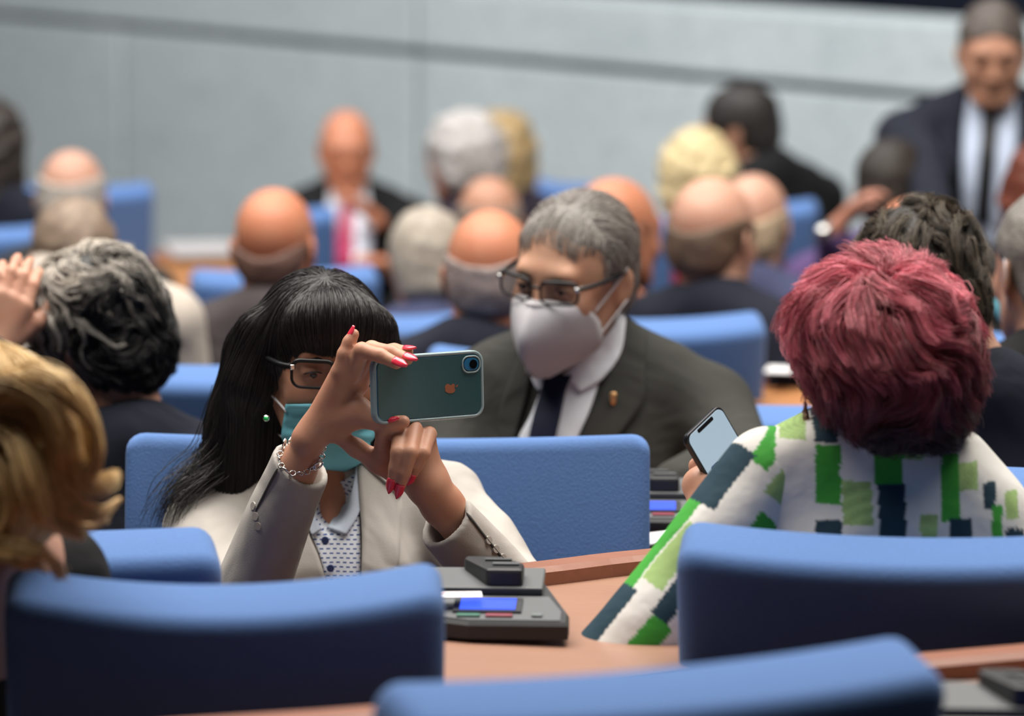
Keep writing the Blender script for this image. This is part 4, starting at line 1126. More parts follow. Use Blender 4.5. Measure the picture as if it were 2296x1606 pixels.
# ------------------------------------------------------------------ her phone
PC = P(958, 868, 4.962); PY = R(33)
ph = empty('phone', tuple(PC), PY, label='blue phone in clear case held sideways by the woman in the cream blazer', cat='phone')
ph.rotation_euler = (R(-4), R(1.0), PY)
M_pb = mat('dark_teal_glass', (0.03, 0.085, 0.10), .25, .45)
M_alu = mat('blue_aluminium', (0.10, 0.24, 0.34), .3, .5, metal=.6)
M_case = mat('clear_case', (0.34, 0.46, 0.49), .12, .5, trans=.25, ior=1.4)
M_cam = mat('blue_lens_ring', (0.02, 0.14, 0.30), .2, .6); M_lensb = mat('lens_black', (.004, .004, .006), .05, .8)
M_logo = mat('logo_orange_reflection', (0.30, 0.10, 0.05), .3, .5)  # orange reflection on the mark, put into its colour
M_scr = mat('phone_screen', (.02, .02, .02), .1, .5, emis=((.5, .42, .38), .25))
def rbox(name, c, s, r, m, parent, edge=.001, n=8):
    """rounded-corner plate in the xz plane, thickness along y"""
    bm = bmesh.new(); o = rrect(s[0] / 2, s[2] / 2, r, n); k = len(o)
    rings = []
    for (y, i) in ((-s[1] / 2, edge), (-s[1] / 2 + edge * .35, edge * .3), (-s[1] / 2 + edge, 0), (s[1] / 2 - edge, 0), (s[1] / 2 - edge * .35, edge * .3), (s[1] / 2, edge)):
        rings.append([bm.verts.new((c[0] + x * (1 - i / (s[0] / 2)), c[1] + y, c[2] + z * (1 - i / (s[2] / 2)))) for x, z in o])
    for a, b_ in zip(rings[:-1], rings[1:]):
        for i in range(k): bm.faces.new((a[i], a[(i + 1) % k], b_[(i + 1) % k], b_[i]))
    bm.faces.new(rings[0]); bm.faces.new(rings[-1][::-1])
    return bm_obj(name, bm, m, parent, smooth=False)
LX, LZ, TH = .150, .0757, .0083
rbox('frame', (0, 0, 0), (LX, TH, LZ), .011, M_alu, ph, .002)
rbox('back_glass', (0, -TH / 2 - .0004, 0), (LX - .004, .001, LZ - .004), .0095, M_pb, ph, .0004)
rbox('screen', (0, TH / 2 + .0004, 0), (LX - .008, .001, LZ - .008), .009, M_scr, ph, .0004)
# clear case: a raised rim all round
lp = rrect(LX / 2 + .0012, LZ / 2 + .0012, .0125, 8); V, F = tube([[(x, -TH / 2 + .0006, z) for x, z in lp]], .0021, 8, closed=True); cs = mesh('clear_case', V, F, M_case, ph, world=False)
V, F = tube([[(x, TH / 2 - .0004, z) for x, z in lp]], .0021, 8, closed=True); mesh('case_rim', V, F, M_case, cs, world=False)
V, F = tube([[(x, 0, z) for x, z in lp]], .0019, 8, closed=True); mesh('case_wall', V, F, M_case, cs, world=False)
cmx, cmz = LX / 2 - .0135, LZ / 2 - .0135
rbox('camera_ring', (cmx - .0015, -TH / 2 - .0014, cmz), (.021, .002, .0155), .0075, M_cam, ph, .0006)
bm = bmesh.new(); cyl(bm, (cmx + .001, -TH / 2 - .0030, cmz), (cmx + .001, -TH / 2 - .001, cmz), .0055, seg=24); bm_obj('camera_lens', bm, M_lensb, ph)
V, F = tube([[(cmx - .0015 + x, -TH / 2 - .0016, cmz + z) for x, z in rrect(.0125, .0098, .0085, 6)]], .0011, 6, closed=True); mesh('case_camera_lip', V, F, M_case, cs, world=False)
bm = bmesh.new()                                     # the little fruit-shaped mark (phone lies on its side)
oL = [(0, .0062), (-.0020, .0074), (-.0048, .0066), (-.0064, .0030), (-.0060, -.0018), (-.0040, -.0062), (-.0018, -.0074), (0, -.0066), (.0018, -.0074), (.0040, -.0062), (.0058, -.0026), (.0040, -.0004), (.0037, .0024), (.0055, .0044), (.0044, .0066), (.0020, .0072)]
vs = [bm.verts.new((z_ + .029 - .0, -TH / 2 - .0011, x_ - .003)) for x_, z_ in oL]; f_ = bm.faces.new(vs)
leaf = [(0.0005, .0082), (.0012, .0108), (.0036, .0118), (.0030, .0094)]
bm.faces.new([bm.verts.new((z_ + .029, -TH / 2 - .0011, x_ - .003)) for x_, z_ in leaf])
r_ = bmesh.ops.extrude_face_region(bm, geom=list(bm.faces)); bmesh.ops.translate(bm, verts=[v for v in r_['geom'] if isinstance(v, bmesh.types.BMVert)], vec=(0, -.0003, 0))
bm_obj('logo', bm, M_logo, ph)

# ------------------------------------------------------------------ the rows in the background
grey_h = dict(hc=(.36, .33, .30), hc2=(.18, .16, .15)); 
person('bald man in a grey-brown jacket seen from behind, head bare and orange in the light', 618, 552, 8.0, 168, 8, shirt=None, skinm=SK_r, cloth='grey', hair='ring', hc=(.16, .09, .07), hc2=(.10, .05, .04), sw=1.15, bald=.155)
T_pink = mat('pink_tie_silk', (.34, .02, .075), .5, .3)
FAR = person('bald man facing us in dark jacket and long pink tie', 777, 337, 12.0, 4, 8, skinm=SK_r, cloth='black', hair='ring', hc=(.3, .2, .16), hc2=(.2, .12, .1), shirt=None, res=.007, sw=1.05,
       arms={1: (P(880, 560, 11.9), P(850, 500, 11.75), (-.5, -.1, .6)), -1: (P(700, 620, 11.9), P(800, 590, 11.7), (.9, -.2, .1))})
person('person with white-grey hair turned left, against the marble wall', 1035, 357, 11.4, -120, 6, shirt=None, skinm=SK_d, cloth='plum', hair='bob', hc=(.48, .45, .43), hc2=(.34, .31, .30), res=.007, female=True)
person('person with dark blonde hair just right of the white-grey hair', 1130, 342, 12.0, 175, 2, shirt=None, skinm=SK_m, cloth='plum', hair='long', hc=(.40, .28, .13), hc2=(.26, .17, .08), res=.007, female=True, sw=.9)
person('man with thinning grey-brown hair above the orange bald head', 1097, 503, 9.9, 180, 12, shirt=None, bald=.10, skinm=SK_m, cloth='black', hair='ring', hc=(.30, .23, .18), hc2=(.16, .12, .1), res=.007)
person('grey-haired man in a blue-grey jacket seen from behind', 957, 590, 8.7, 182, 5, shirt=None, skinm=SK_m, cloth='blueg', hair='short', hc=(.42, .37, .31), hc2=(.25, .21, .17), sw=1.1)
person('bald man with grey sides, navy jacket and white collar, behind the masked man\'s head', 1100, 613, 7.3, 172, 8, skinm=SK_r, cloth='navy', hair='ring', hc=(.30, .24, .22), hc2=(.16, .12, .11), collar_up=1, sw=1.1, shift=(-.02, 0, 0))
person('bald orange head turned right just behind the masked man', 1385, 520, 8.6, 130, 6, shirt=None, bald=.135, skinm=SK_r, cloth='navy', hair='ring', hc=(.22, .12, .08), hc2=(.14, .07, .05),
       arms={-1: (P(1500, 760, 8.3), P(1440, 690, 8.0), (-.5, -.2, .6))})
person('woman with short pale blonde hair and crimson clothes', 1555, 407, 10.4, -150, 4, skinm=SK_d, cloth='red', hair='bob', hc=(.62, .50, .28), hc2=(.48, .36, .18), res=.007, female=True, sw=.9)
person('dark-haired man in black turned left against the marble wall', 1655, 292, 11.2, -110, 10, shirt=None, tyaw=-140, skinm=SK_m, cloth='black', hair='short', hc=(.025, .02, .018), hc2=(.012, .01, .01), res=.007, sw=1.15, hscale=2.0, shift=(.05, 0, .02))
person('balding man with dark sides, navy jacket and pale collar', 1600, 530, 7.9, 150, 8, bald=.125, skinm=SK_p, cloth='navy', hair='ring', hc=(.14, .09, .06), hc2=(.06, .04, .03), sw=1.2, shirt='lblue', hscale=1.3, shift=(.03, 0, 0))
person('fair balding head between the navy jacket and the man in black', 1690, 505, 9.0, 165, 4, shirt=None, skinm=SK_p, cloth='blueg', hair='ring', hc=(.50, .38, .26), hc2=(.34, .25, .17))
person('man with black cropped hair left of the standing man', 2003, 430, 9.6, 158, 8, shirt=None, skinm=SK_d, cloth='purple', hair='short', hc=(.03, .022, .018), hc2=(.015, .012, .01), hscale=1.3,
       arms={-1: (P(1880, 640, 9.3), P(1868, 520, 9.2), (.55, -.1, .75))})
person('bald pink head just above the dark wavy hair at the right', 2045, 572, 8.1, 170, 6, shirt=None, bald=.14, skinm=SK_r, cloth='black', hair='ring', hc=(.16, .1, .08), hc2=(.1, .06, .05))
T_blk = mat('black_tie_silk', (.012, .012, .014), .4, .4)
STAND = person('standing man in a dark suit, pale shirt and thin black tie looking down', 2225, 118, 9.7, -4, 14, skinm=SK_m, cloth='navy', hair='short', hc=(.10, .08, .07), hc2=(.05, .04, .035), shirt=None, stand=True, lean=6, sw=1.12, hscale=.8,
       arms={-1: (P(2075, 370, 9.6), P(2100, 520, 9.3)), 1: (P(2390, 370, 9.6), P(2330, 520, 9.3))})
person('person with auburn hair at the right edge below the standing man', 2345, 440, 8.6, 180, 0, shirt=None, skinm=SK_m, cloth='black', hair='long', hc=(.13, .03, .015), hc2=(.08, .02, .01), female=True)
person('grey-haired man at the left, farther of two, before the blue chair', 163, 445, 9.6, 176, 4, skinm=SK_p, cloth='charcoal', hair='ring', bald=.09, hc=(.46, .42, .38), hc2=(.3, .27, .24), res=.007, hscale=1.4)
person('man with short brown hair and a cream jacket behind the curly grey head', 165, 585, 7.7, 190, 6, shirt=None, skinm=SK_m, cloth='beige', hair='short', hc=(.26, .19, .14), hc2=(.12, .085, .06), sw=1.0, hscale=.6, shift=(-.01, 0, .10))
person('dark-haired person in navy at the upper left edge', -20, 330, 10.6, 170, 2, shirt=None, skinm=SK_m, cloth='navy', hair='long', hc=(.04, .03, .025), hc2=(.02, .015, .012), res=.007, sw=1.05)

# ------------------------------------------------------------------ the masked man in the charcoal suit
M_char = fabric('charcoal_suit_cloth', (0.038, 0.038, 0.034), amt=.3, sheen=.2)
fz = floor_z(6.1)
HM = (1282, 614, 5.98)
root, Mh2, Mt2, sM, gM = person('man in charcoal suit and white beaked face mask with grey hair and glasses, looking down', *HM, -30, 10, 6, tyaw=-8, lean=-2,
    skinm=skin('skin_masked_man', (0.52, 0.30, 0.20)), cloth='charcoal', hair=None, shirt=None, res=.0032, sw=1.03, shift=(.01, .02, .010),
    arms={1: (P(1655, 1040, 5.92), P(1500, 1100, 5.78)), -1: (P(1010, 1080, 5.98), P(1120, 1180, 5.75))})
face_bits(root, Mh2, (.14, .12, .1))
jk = [o for o in root.children if o.name.startswith('jacket')][0]; jk.data.materials[0] = M_char
g2 = S().add(gM); nk = S().add(gM); nk.cone(Mh2 @ Vector((0, .018, -.06)), neck_base(Mt2), .056, .060, k=.02)
SW = CL['white']
patch('shirt', [(1222, 850), (1190, 930), (1160, 990), (1150, 1080)], [(1345, 850), (1322, 920), (1288, 1000), (1270, 1080)], 5.85, nk, .004, SW, root, n=30, mm=12)
patch('collar', [(1396, 694), (1372, 740), (1310, 800), (1262, 840)], [(1404, 716), (1392, 790), (1350, 850), (1300, 880)], 5.85, nk, .008, SW, root, thick=.003)
patch('collar', [(1192, 795), (1205, 815), (1222, 832), (1240, 842)], [(1186, 822), (1192, 850), (1204, 872), (1222, 880)], 5.85, nk, .008, SW, root, thick=.003)
M_ntie = fabric('navy_tie_silk', (0.010, 0.013, 0.035), amt=.1, rough=.5, fold=False)
patch('tie', [(1222, 840), (1214, 868), (1196, 930), (1182, 1000), (1174, 1080)], [(1282, 842), (1268, 872), (1256, 930), (1240, 1000), (1226, 1080)], 5.85, nk, .011, M_ntie, root, thick=.005, n=30)
patch('lapel', [(1402, 706), (1388, 790), (1340, 890), (1300, 985), (1284, 1080)], [(1452, 745), (1446, 830), (1440, 905), (1372, 1000), (1330, 1080)], 5.85, g2, .007, M_char, root, thick=.003)
patch('lapel', [(1190, 800), (1182, 880), (1160, 960), (1146, 1020), (1140, 1080)], [(1165, 795), (1140, 860), (1118, 930), (1124, 1000), (1130, 1080)], 5.85, g2, .007, M_char, root, thick=.003)
X = pick(g2, 1375, 895, 5.5, .012)
pin = N(empty('lapel_pin', tuple(X)), 'tiny gold lapel pin on the charcoal jacket of the masked man', 'pin')
V, F = nets(S().ell(X, (.005, .002, .009), k=.002).ell(Vector(X) + Vector((0, 0, .006)), (.006, .002, .004), k=.002), .0012); mesh('pin_head', V, F, mat('gold', (.8, .45, .2), .3, .5, metal=.8), pin)
# beaked mask: two sides meeting on a central ridge
def beak(Mx, par):
    n, mm = 26, 25; ridge = spline([(0, -.112, -.008), (0, -.136, -.032), (0, -.150, -.060), (0, -.142, -.092), (0, -.108, -.127)], n)
    X = []
    for i in range(n):
        v = i / (n - 1)
        ex = spline([(.014, -.100, -.010), (.056, -.068, -.022), (.070, -.042, -.052), (.064, -.040, -.092), (.018, -.098, -.128)], n)[i]
        for j_ in range(mm):
            u = (j_ / (mm - 1) - .5) * 2; a = abs(u); sgn = 1 if u > 0 else -1
            p = ridge[i] * (1 - a) + ex * a; p = p.copy()
            p[1] -= .007 * math.sin(PI * a) * math.sin(PI * min(1, v + .05)); p[0] = (ex[0] * a + .006 * math.sin(PI * a) * math.sin(PI * v)) * sgn
            X.append(tuple(Mx @ Vector(p)))
    F = [(i * mm + j_, i * mm + j_ + 1, (i + 1) * mm + j_ + 1, (i + 1) * mm + j_) for i in range(n - 1) for j_ in range(mm - 1)]
    o = mesh('face_mask', X, F, M_mask, par); md = o.modifiers.new('t', 'SOLIDIFY'); md.thickness = .002; md.offset = -1
    V, F = tube([[tuple(Mx @ Vector(p)) for p in spline([(-.030, -.092, -.013), (-.013, -.112, -.013), (0, -.120, -.012), (.013, -.112, -.013), (.030, -.092, -.013)], 14)]], .0028, 6)
    mesh('nose_wire', V, F, M_strap, o)
    for x in (-1, 1):
        for zz in ((-.034, .018), (-.078, -.030)):
            V, F = tube([[tuple(Mx @ Vector(p)) for p in spline([(x * .064, -.046, zz[0]), (x * .075, -.015, (zz[0] + zz[1]) / 2), (x * .084, .016, zz[1])], 12)]], .0016, 6); mesh('ear_loop', V, F, M_strap, o)
    return o
beak(Mh2, root)
g_ = glasses(None, Mh2, hw=.0275, hh=.0165, y=-.110, zc=.006, r=.0019); N(g_, 'dark glasses worn by the man with the white beaked mask', 'glasses')

def hair_on(root, Mh, HSx, base_m, str_m, dfun, n, steps, step, r, colf, keep, off=.0008, offr=.003, wob=.1, wf=40, stop=None, lift=0, clump=None, name='hair_strands', res=.004, am=0, box=.17, seed=3, jit=0):
    hr = solid('hair', HSx, res, base_m, root, sm=2, vfun=(lambda V: V + waves(V, 60, 3) * am) if am else None)
    rt = surf_points(HSx, Mh, n, box, keep)
    pp = grow(HSx, rt, dfun, steps, step, off=off, off_rand=offr, stop=stop, wob=wob, wf=wf, seed=seed, lift=lift)
    if clump: pp = clumped(pp, clump[0], clump[1], tip=clump[2], seed=seed)
    q = loc(Mh, pp[:, 0]); cc = colf(q, len(pp))
    strand_mesh(name, pp, r, str_m, hr, cols=cc)
    return hr
M_strC = mat('coloured_strand', (.1, .1, .1), .45, .35, attr='col')
def mixcol(t, a, b): return np.array(a)[None] * (1 - t[:, None]) + np.array(b)[None] * t[:, None]
# short grey hair of the masked man
h = S(); h.at(Mh2)
h.ell((0, .020, .032), (.080, .100, .083), k=.01); h.ell((0, .058, -.030), (.066, .052, .060), k=.03)
h.ell((0, -.100, -.020), (.066, .068, .098), k=.012, op=1)
for x in (-1, 1): h.ell((x * .092, -.004, -.025), (.026, .030, .040), k=.008, op=1); h.ell((x * .075, -.075, .03), (.035, .05, .05), k=.01, op=1)
h.box((0, 0, -.29), (.3, .3, .21), op=1, k=.01)
def dfm(X, i):
    q = loc(Mh2, X); d = np.stack([q[:, 0] * 3, -np.ones(len(q)) * .4 + (q[:, 1] > -.02) * .9, -.25 - (q[:, 2] < .06) * 1.2], 1); return dirw(Mh2, d)
hair_on(root, Mh2, h, hairmat('grey_hair_base', (.22, .20, .18), (.12, .11, .10)), M_strC, dfm, 3800, 7, .004, .00055,
        lambda q, n: mixcol(np.clip(rng.rand(n) * .7 + .3 * (q[:, 2] < .04), 0, 1), (.16, .13, .11), (.46, .43, .41)), lambda q: (q[:, 2] > -.07), lift=.0006, res=.005)

# shirts and ties of the two men in the background who face us
def dress(rt, s_, g_, D, sh, tie, shm, tm, laps, lm):
    q = S().add(g_); q.ops += [o for o in s_.ops if o[0] == 'c'][:40]
    patch('shirt', sh[0], sh[1], D, g_, .006, shm, rt, n=26, mm=10, thick=.004)
    patch('tie', tie[0], tie[1], D, g_, .013, tm, rt, n=22, mm=5, thick=.006)
    for a, c in laps: patch('lapel', a, c, D, g_, .012, lm, rt, n=20, mm=6, thick=.004)
dress(FAR[0], FAR[3], FAR[4], 12.0, ([(742, 388), (735, 450), (725, 520), (722, 610)], [(818, 388), (828, 450), (832, 520), (830, 610)]), ([(765, 398), (765, 440), (755, 520), (738, 610)], [(792, 398), (790, 440), (792, 520), (790, 610)]), CL['white'], T_pink, [], CL['black'])
dress(STAND[0], STAND[3], STAND[4], 9.7, ([(2172, 200), (2160, 290), (2156, 400), (2160, 560)], [(2278, 200), (2282, 290), (2272, 400), (2262, 560)]), ([(2206, 218), (2200, 300), (2192, 400), (2186, 500)], [(2238, 218), (2236, 300), (2228, 400), (2220, 500)]), CL['lblue'], T_blk,
      [([(2170, 190), (2158, 290), (2154, 400)], [(2130, 200), (2105, 270), (2140, 400)]), ([(2280, 190), (2286, 290), (2274, 400)], [(2315, 200), (2335, 270), (2290, 400)])], CL['navy'])

# ------------------------------------------------------------------ the woman with pink hair, seen from behind
Mp = head_matrix(1978, 820, 4.62, -168, 4, 3)
pk = empty('person', (P(1960, 1300, 4.66).x, P(1960, 1300, 4.66).y, floor_z(4.7)), 0, label='woman seen from behind with short pink-red hair and a green, white and navy blouse', cat='person')
b = S(); head_sdf(b, Mp, female=True); b.at(Matrix.Identity(4))
nbp = P(1955, 1015, 4.62)
shl, shr = P(1728, 1078, 4.62), P(2190, 1205, 4.62)
b.cone(Mp @ Vector((0, .015, -.06)), nbp, .046, .045, k=.02); nq = nbp + Vector((0, .03, -.03)); b.cone(nq, shl, .035, .035, k=.02); b.cone(nq, shr, .035, .035, k=.02)
hipp = P(1960, 1700, 4.68); hipp.z = floor_z(4.68) + .56
b.cone(P(1955, 1150, 4.64), hipp, .10, .12, k=.04)
ell_, wrl = P(1325, 1592, 4.58), P(1592, 1140, 4.82)
elr, wrr = P(2420, 1560, 4.62), P(2300, 1560, 4.85)
b.cone(shl, ell_, .046, .038, k=.02); b.cone(ell_, wrl, .036, .024, k=.02); b.cone(shr, elr, .044, .036, k=.02); b.cone(elr, wrr, .036, .024, k=.02)
# her hand round the phone
hq = S(); hc_ = P(1575, 1085, 4.83)
hq.cone(wrl, hc_, .024, .022, k=.01); hq.cone(P(1562, 1090, 4.84), P(1600, 1060, 4.85), .017, .014, k=.01)
for i, (a, c, d) in enumerate((((1575, 1070, 4.86), (1560, 1045, 4.87), (1572, 1030, 4.86)), ((1585, 1085, 4.87), (1566, 1065, 4.885), (1580, 1050, 4.87)), ((1592, 1100, 4.87), (1574, 1082, 4.89), (1590, 1070, 4.87)), ((1600, 1112, 4.87), (1586, 1098, 4.885), (1600, 1088, 4.87)))):
    hq.chain([P(*a), P(*c), P(*d)], [.0095, .0088, .0075], k=.004)
hq.chain([P(1600, 1090, 4.82), P(1640, 1060, 4.825), P(1655, 1035, 4.83)], [.012, .010, .008], k=.006)
b.add(hq); hand_sdf(b, wrr, (-.6, .7, 0), (0, 0, -1), .95, .5)
b.at(Matrix.Identity(4))
legs_for(b, pk, hipp, 180, fw=.26)
solid('body', b, .004, skin('skin_pink_haired_woman', (.55, .31, .22)), pk)
M_blouse = mat('printed_blouse_cotton', (.7, .7, .68), .8, .2, attr='col', bump=(14, .5, .012))
WHT = (.70, .68, .64); GRN = (.055, .33, .045); NVY = (.018, .045, .065); OLV = (.33, .48, .18)
def px_of(V, D=4.55):
    """garment coordinates across the back, in the measure of the photograph"""
    return 1148 + V[:, 0] / D * FPX, V[:, 2]
def zpx(py, D=4.52): return P(1148, py, D).z
blocks = [(1705, 1742, 950, 1088, GRN), (1708, 1745, 1090, 1260, NVY), (1752, 1812, 900, 1000, OLV), (1752, 1800, 1230, 1400, OLV), (1828, 1882, 900, 1003, NVY), (1830, 1885, 1008, 1142, GRN), (1828, 1885, 1176, 1330, NVY),
          (1888, 1955, 1088, 1185, OLV), (1880, 1960, 1260, 1420, GRN), (1962, 2026, 900, 1092, GRN), (1968, 2030, 1095, 1260, NVY), (2030, 2075, 880, 1040, OLV), (2062, 2100, 1160, 1300, OLV), (2112, 2152, 1030, 1178, GRN), (2130, 2180, 1172, 1300, NVY),
          (2150, 2195, 1050, 1110, OLV), (2205, 2235, 1095, 1150, NVY), (2225, 2250, 1148, 1290, GRN), (2258, 2290, 1120, 1180, OLV), (2255, 2300, 1200, 1300, NVY)]
def col_back(V):
    x, z = px_of(V); w1 = waves(V, 30, 9); x = x + w1[:, 0] * 1.5; zz = z + w1[:, 1] * .0008
    C = np.tile(np.array(WHT), (len(V), 1))
    for x0, x1, y0, y1, c in blocks:
        m = (x > x0) & (x < x1) & (zz < zpx(y0)) & (zz > zpx(y1)); C[m] = c
        if c is OLV: C[m] = np.array(c) * (1 + .35 * (np.sin(x[m] * .9 + zz[m] * 90) * .5))[:, None]
    return C
def along(a, bq, top_n=(0, -1, 0)):
    A = np.array(a); B_ = np.array(bq); ax = (B_ - A); L_ = np.linalg.norm(ax); ax /= L_
    side = np.cross(ax, np.array([0, -1., 0])); side /= np.linalg.norm(side)
    return A, ax, L_, side
def col_sleeve(V):
    A, ax, L_, side = along(shl, ell_); r = V - A; t = (r @ ax) / L_; w_ = (r @ side) / .060
    if (np.array(P(1300, 1400, 4.6)) - A) @ side > 0: pass
    sg = 1 if side[0] > 0 else -1; w_ = w_ * sg; t = t + waves(V, 25, 2)[:, 0] * .008; w_ = w_ + waves(V, 30, 6)[:, 1] * .03
    C = np.tile(np.array(WHT), (len(V), 1)); w_ = np.where(w_ < -1.25, 9, w_)
    def st(t0, t1, a, c_, col): C[(t > t0) & (t < t1) & (w_ > a) & (w_ < c_)] = col
    st(-.4, .0, -.75, -.35, GRN); st(-.02, .22, -1.3, -.66, NVY); st(.22, .60, -1.3, -.88, GRN); st(.29, .55, -.86, -.48, OLV); st(.40, .63, -.42, -.05, NVY)
    st(.63, 1.2, -.38, .10, GRN); st(.60, .86, -1.3, -.80, NVY); st(-.25, .06, -.15, .35, OLV); st(-.2, .10, .45, .75, GRN); st(.12, .36, .05, .8, GRN); st(.25, .5, .5, 1.4, NVY); st(.55, 1.2, .4, .9, OLV)
    return C
gp = S()
gp.cone(nbp + Vector((0, .01, -.015)), shl, .056, .056, k=.03); gp.cone(nbp + Vector((0, .01, -.015)), shr, .056, .060, k=.04)
gp.cone(P(1880, 1060, 4.63), P(2110, 1090, 4.63), .06, .06, k=.05)
gp.ell(P(1955, 1300, 4.66), (.175, .125, .19), k=.05); gp.ell(hipp + Vector((0, 0, .10)), (.18, .14, .2), k=.06)
gp.cone(shr, P(2430, 1540, 4.62), .064, .058, k=.04)
gp.at(Mp).cone((0, .0, -.05), Mp.inverted() @ (nbp + Vector((0, .02, .05))), .048, .046, k=.01, op=1)
fold = lambda V: V + waves(V, 22, 21) * .0028 + waves(V, 48, 22) * .001
solid('blouse', gp, .0032, M_blouse, pk, sm=1, vfun=fold, colfun=col_back)
sp_ = S(); sp_.cone(shl, ell_, .060, .060, k=.02); sp_.cone(ell_, ell_ + (wrl - ell_) * .6, .054, .040, k=.03)
solid('sleeve', sp_, .0032, M_blouse, pk, sm=1, vfun=lambda V: V + waves(V, 24, 31) * .002, colfun=col_sleeve)
# hair
HP = S(); HP.at(Mp)
HP.ell((0, .022, .030), (.084, .106, .088), k=.01); HP.ell((-.004, .05, -.005), (.074, .066, .062), k=.03); HP.ell((-.008, .055, -.050), (.044, .038, .038), k=.03)
HP.ell((.05, .03, .045), (.05, .06, .045), k=.03)
HP.ell((0, -.105, -.03), (.080, .070, .10), k=.012, op=1); HP.ell((.098, -.020, -.060), (.036, .040, .056), k=.008, op=1)
M_strP = mat('pink_strand', (.5, .1, .15), .42, .4, attr='col', sheen=.2)
def dfp(X, i):
    q = loc(Mp, X); c = q - np.array([.012, .062, .085]); c /= np.linalg.norm(c, axis=1)[:, None] + 1e-6
    d = c + np.array([0, 0, -.35]); lo = q[:, 2] < 0; d[lo] = d[lo] * .4 + np.array([0, -.15, -1]); return dirw(Mp, d)
def cpink(q, n):  # lower half darker: overhead shade put into the colour, plus a darker dyed nape
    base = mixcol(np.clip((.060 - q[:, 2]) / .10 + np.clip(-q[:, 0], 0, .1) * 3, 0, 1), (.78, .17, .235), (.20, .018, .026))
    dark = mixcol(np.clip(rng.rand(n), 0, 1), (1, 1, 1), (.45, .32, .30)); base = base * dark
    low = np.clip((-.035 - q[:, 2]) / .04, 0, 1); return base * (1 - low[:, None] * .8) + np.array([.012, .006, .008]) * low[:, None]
def pink_clumps():
    hr = solid('hair', HP, .004, hairmat('pink_hair_base', (.16, .022, .032), (.06, .008, .012)), pk, sm=2, vfun=lambda V: V + waves(V, 45, 3) * .003)
    rt = surf_points(HP, Mp, 760, .19, lambda q: (q[:, 2] > -.085) & (q[:, 1] > -.09))
    cr_ = loc(Mp, rt); crown = np.hypot(cr_[:, 0] - .012, cr_[:, 1] - .062) < .035; rt = np.vstack([rt, rt[crown], rt[crown]]) + rng.randn(len(rt) + 2 * crown.sum(), 3) * .003
    G = grow(HP, rt, dfp, 12, .0050, off=.001, off_rand=.009, wob=.95, wf=24, seed=6, lift=.0008, stop=lambda Y: loc(Mp, Y)[:, 2] < -.088)
    # tips flip outwards
    t = np.linspace(0, 1, G.shape[1]); g = HP.grad(G[:, -1]); G = G + g[:, None] * (t ** 3)[None, :, None] * rng.uniform(0, .010, (len(G), 1, 1)) + waves(G.reshape(-1, 3), 70, 8).reshape(G.shape) * .0025
    Pt = clumped(G, 34, .0050, tip=.42, seed=4)
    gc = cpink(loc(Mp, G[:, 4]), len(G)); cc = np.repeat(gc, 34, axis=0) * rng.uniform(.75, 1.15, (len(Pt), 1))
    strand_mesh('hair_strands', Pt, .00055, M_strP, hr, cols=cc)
    sd_ = surf_points(HP, Mp, 60, .19, lambda q: (q[:, 0] > .06) & (q[:, 2] > -.01) & (q[:, 1] < .03))
    if len(sd_):
        G = grow(HP, sd_, dfp, 12, .0065, off=.002, off_rand=.008, wob=.4, wf=26, seed=9, lift=.0022); Pt = clumped(G, 40, .004, tip=.6, seed=5)
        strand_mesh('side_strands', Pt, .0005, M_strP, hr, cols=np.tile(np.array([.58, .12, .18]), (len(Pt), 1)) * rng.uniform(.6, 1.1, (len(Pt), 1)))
pink_clumps()
e_ = P(1806, 925, 4.60); ee = N(empty('earring', tuple(e_)), 'small gold drop earring on the ear of the pink-haired woman', 'earring')
V, F = nets(S().chain([e_ + Vector((0, 0, .012)), e_, e_ + Vector((.001, 0, -.008))], [.0016, .003, .0045], k=.003), .0012); mesh('drop', V, F, mat('brass', (.7, .5, .3), .3, metal=.9), ee)
# her phone, screen towards us
q = P(1636, 1058, 4.84); p2 = empty('phone', tuple(q), R(8), label='phone with a pale lit screen held up beside the green and white sleeve', cat='phone')
p2.rotation_euler = (R(-14), R(-28), R(46))
M_pframe = mat('dark_phone_frame', (.02, .02, .025), .3, .5, metal=.5)
rbox('frame', (0, 0, 0), (.071, .008, .146), .010, M_pframe, p2, .0015)
def scr(n, c, col, e): return mat(n, c, .2, .4, emis=(col, e))
rbox('screen', (0, -.0044, 0), (.066, .0008, .141), .009, scr('screen_pale', (.1, .12, .14), (.42, .55, .66), .75), p2, .0003)
rbox('screen_notch', (0, -.0049, .067), (.030, .0005, .005), .002, M_pframe, p2, .0002)
for i, (cx, cz, c) in enumerate(((-.018, .015, (.05, .10, .25)), (.0, .015, (.08, .12, .2)), (.018, .015, (.06, .1, .25)), (-.018, -.005, (.45, .33, .16)), (.0, -.005, (.5, .4, .22)), (.018, -.005, (.4, .3, .2)), (-.01, -.03, (.25, .35, .45)))):
    rbox('screen_icon', (cx, -.0049, cz), (.015, .0005, .016), .003, scr('icon_%d' % i, (.05, .05, .05), c, .6), p2, .0002)

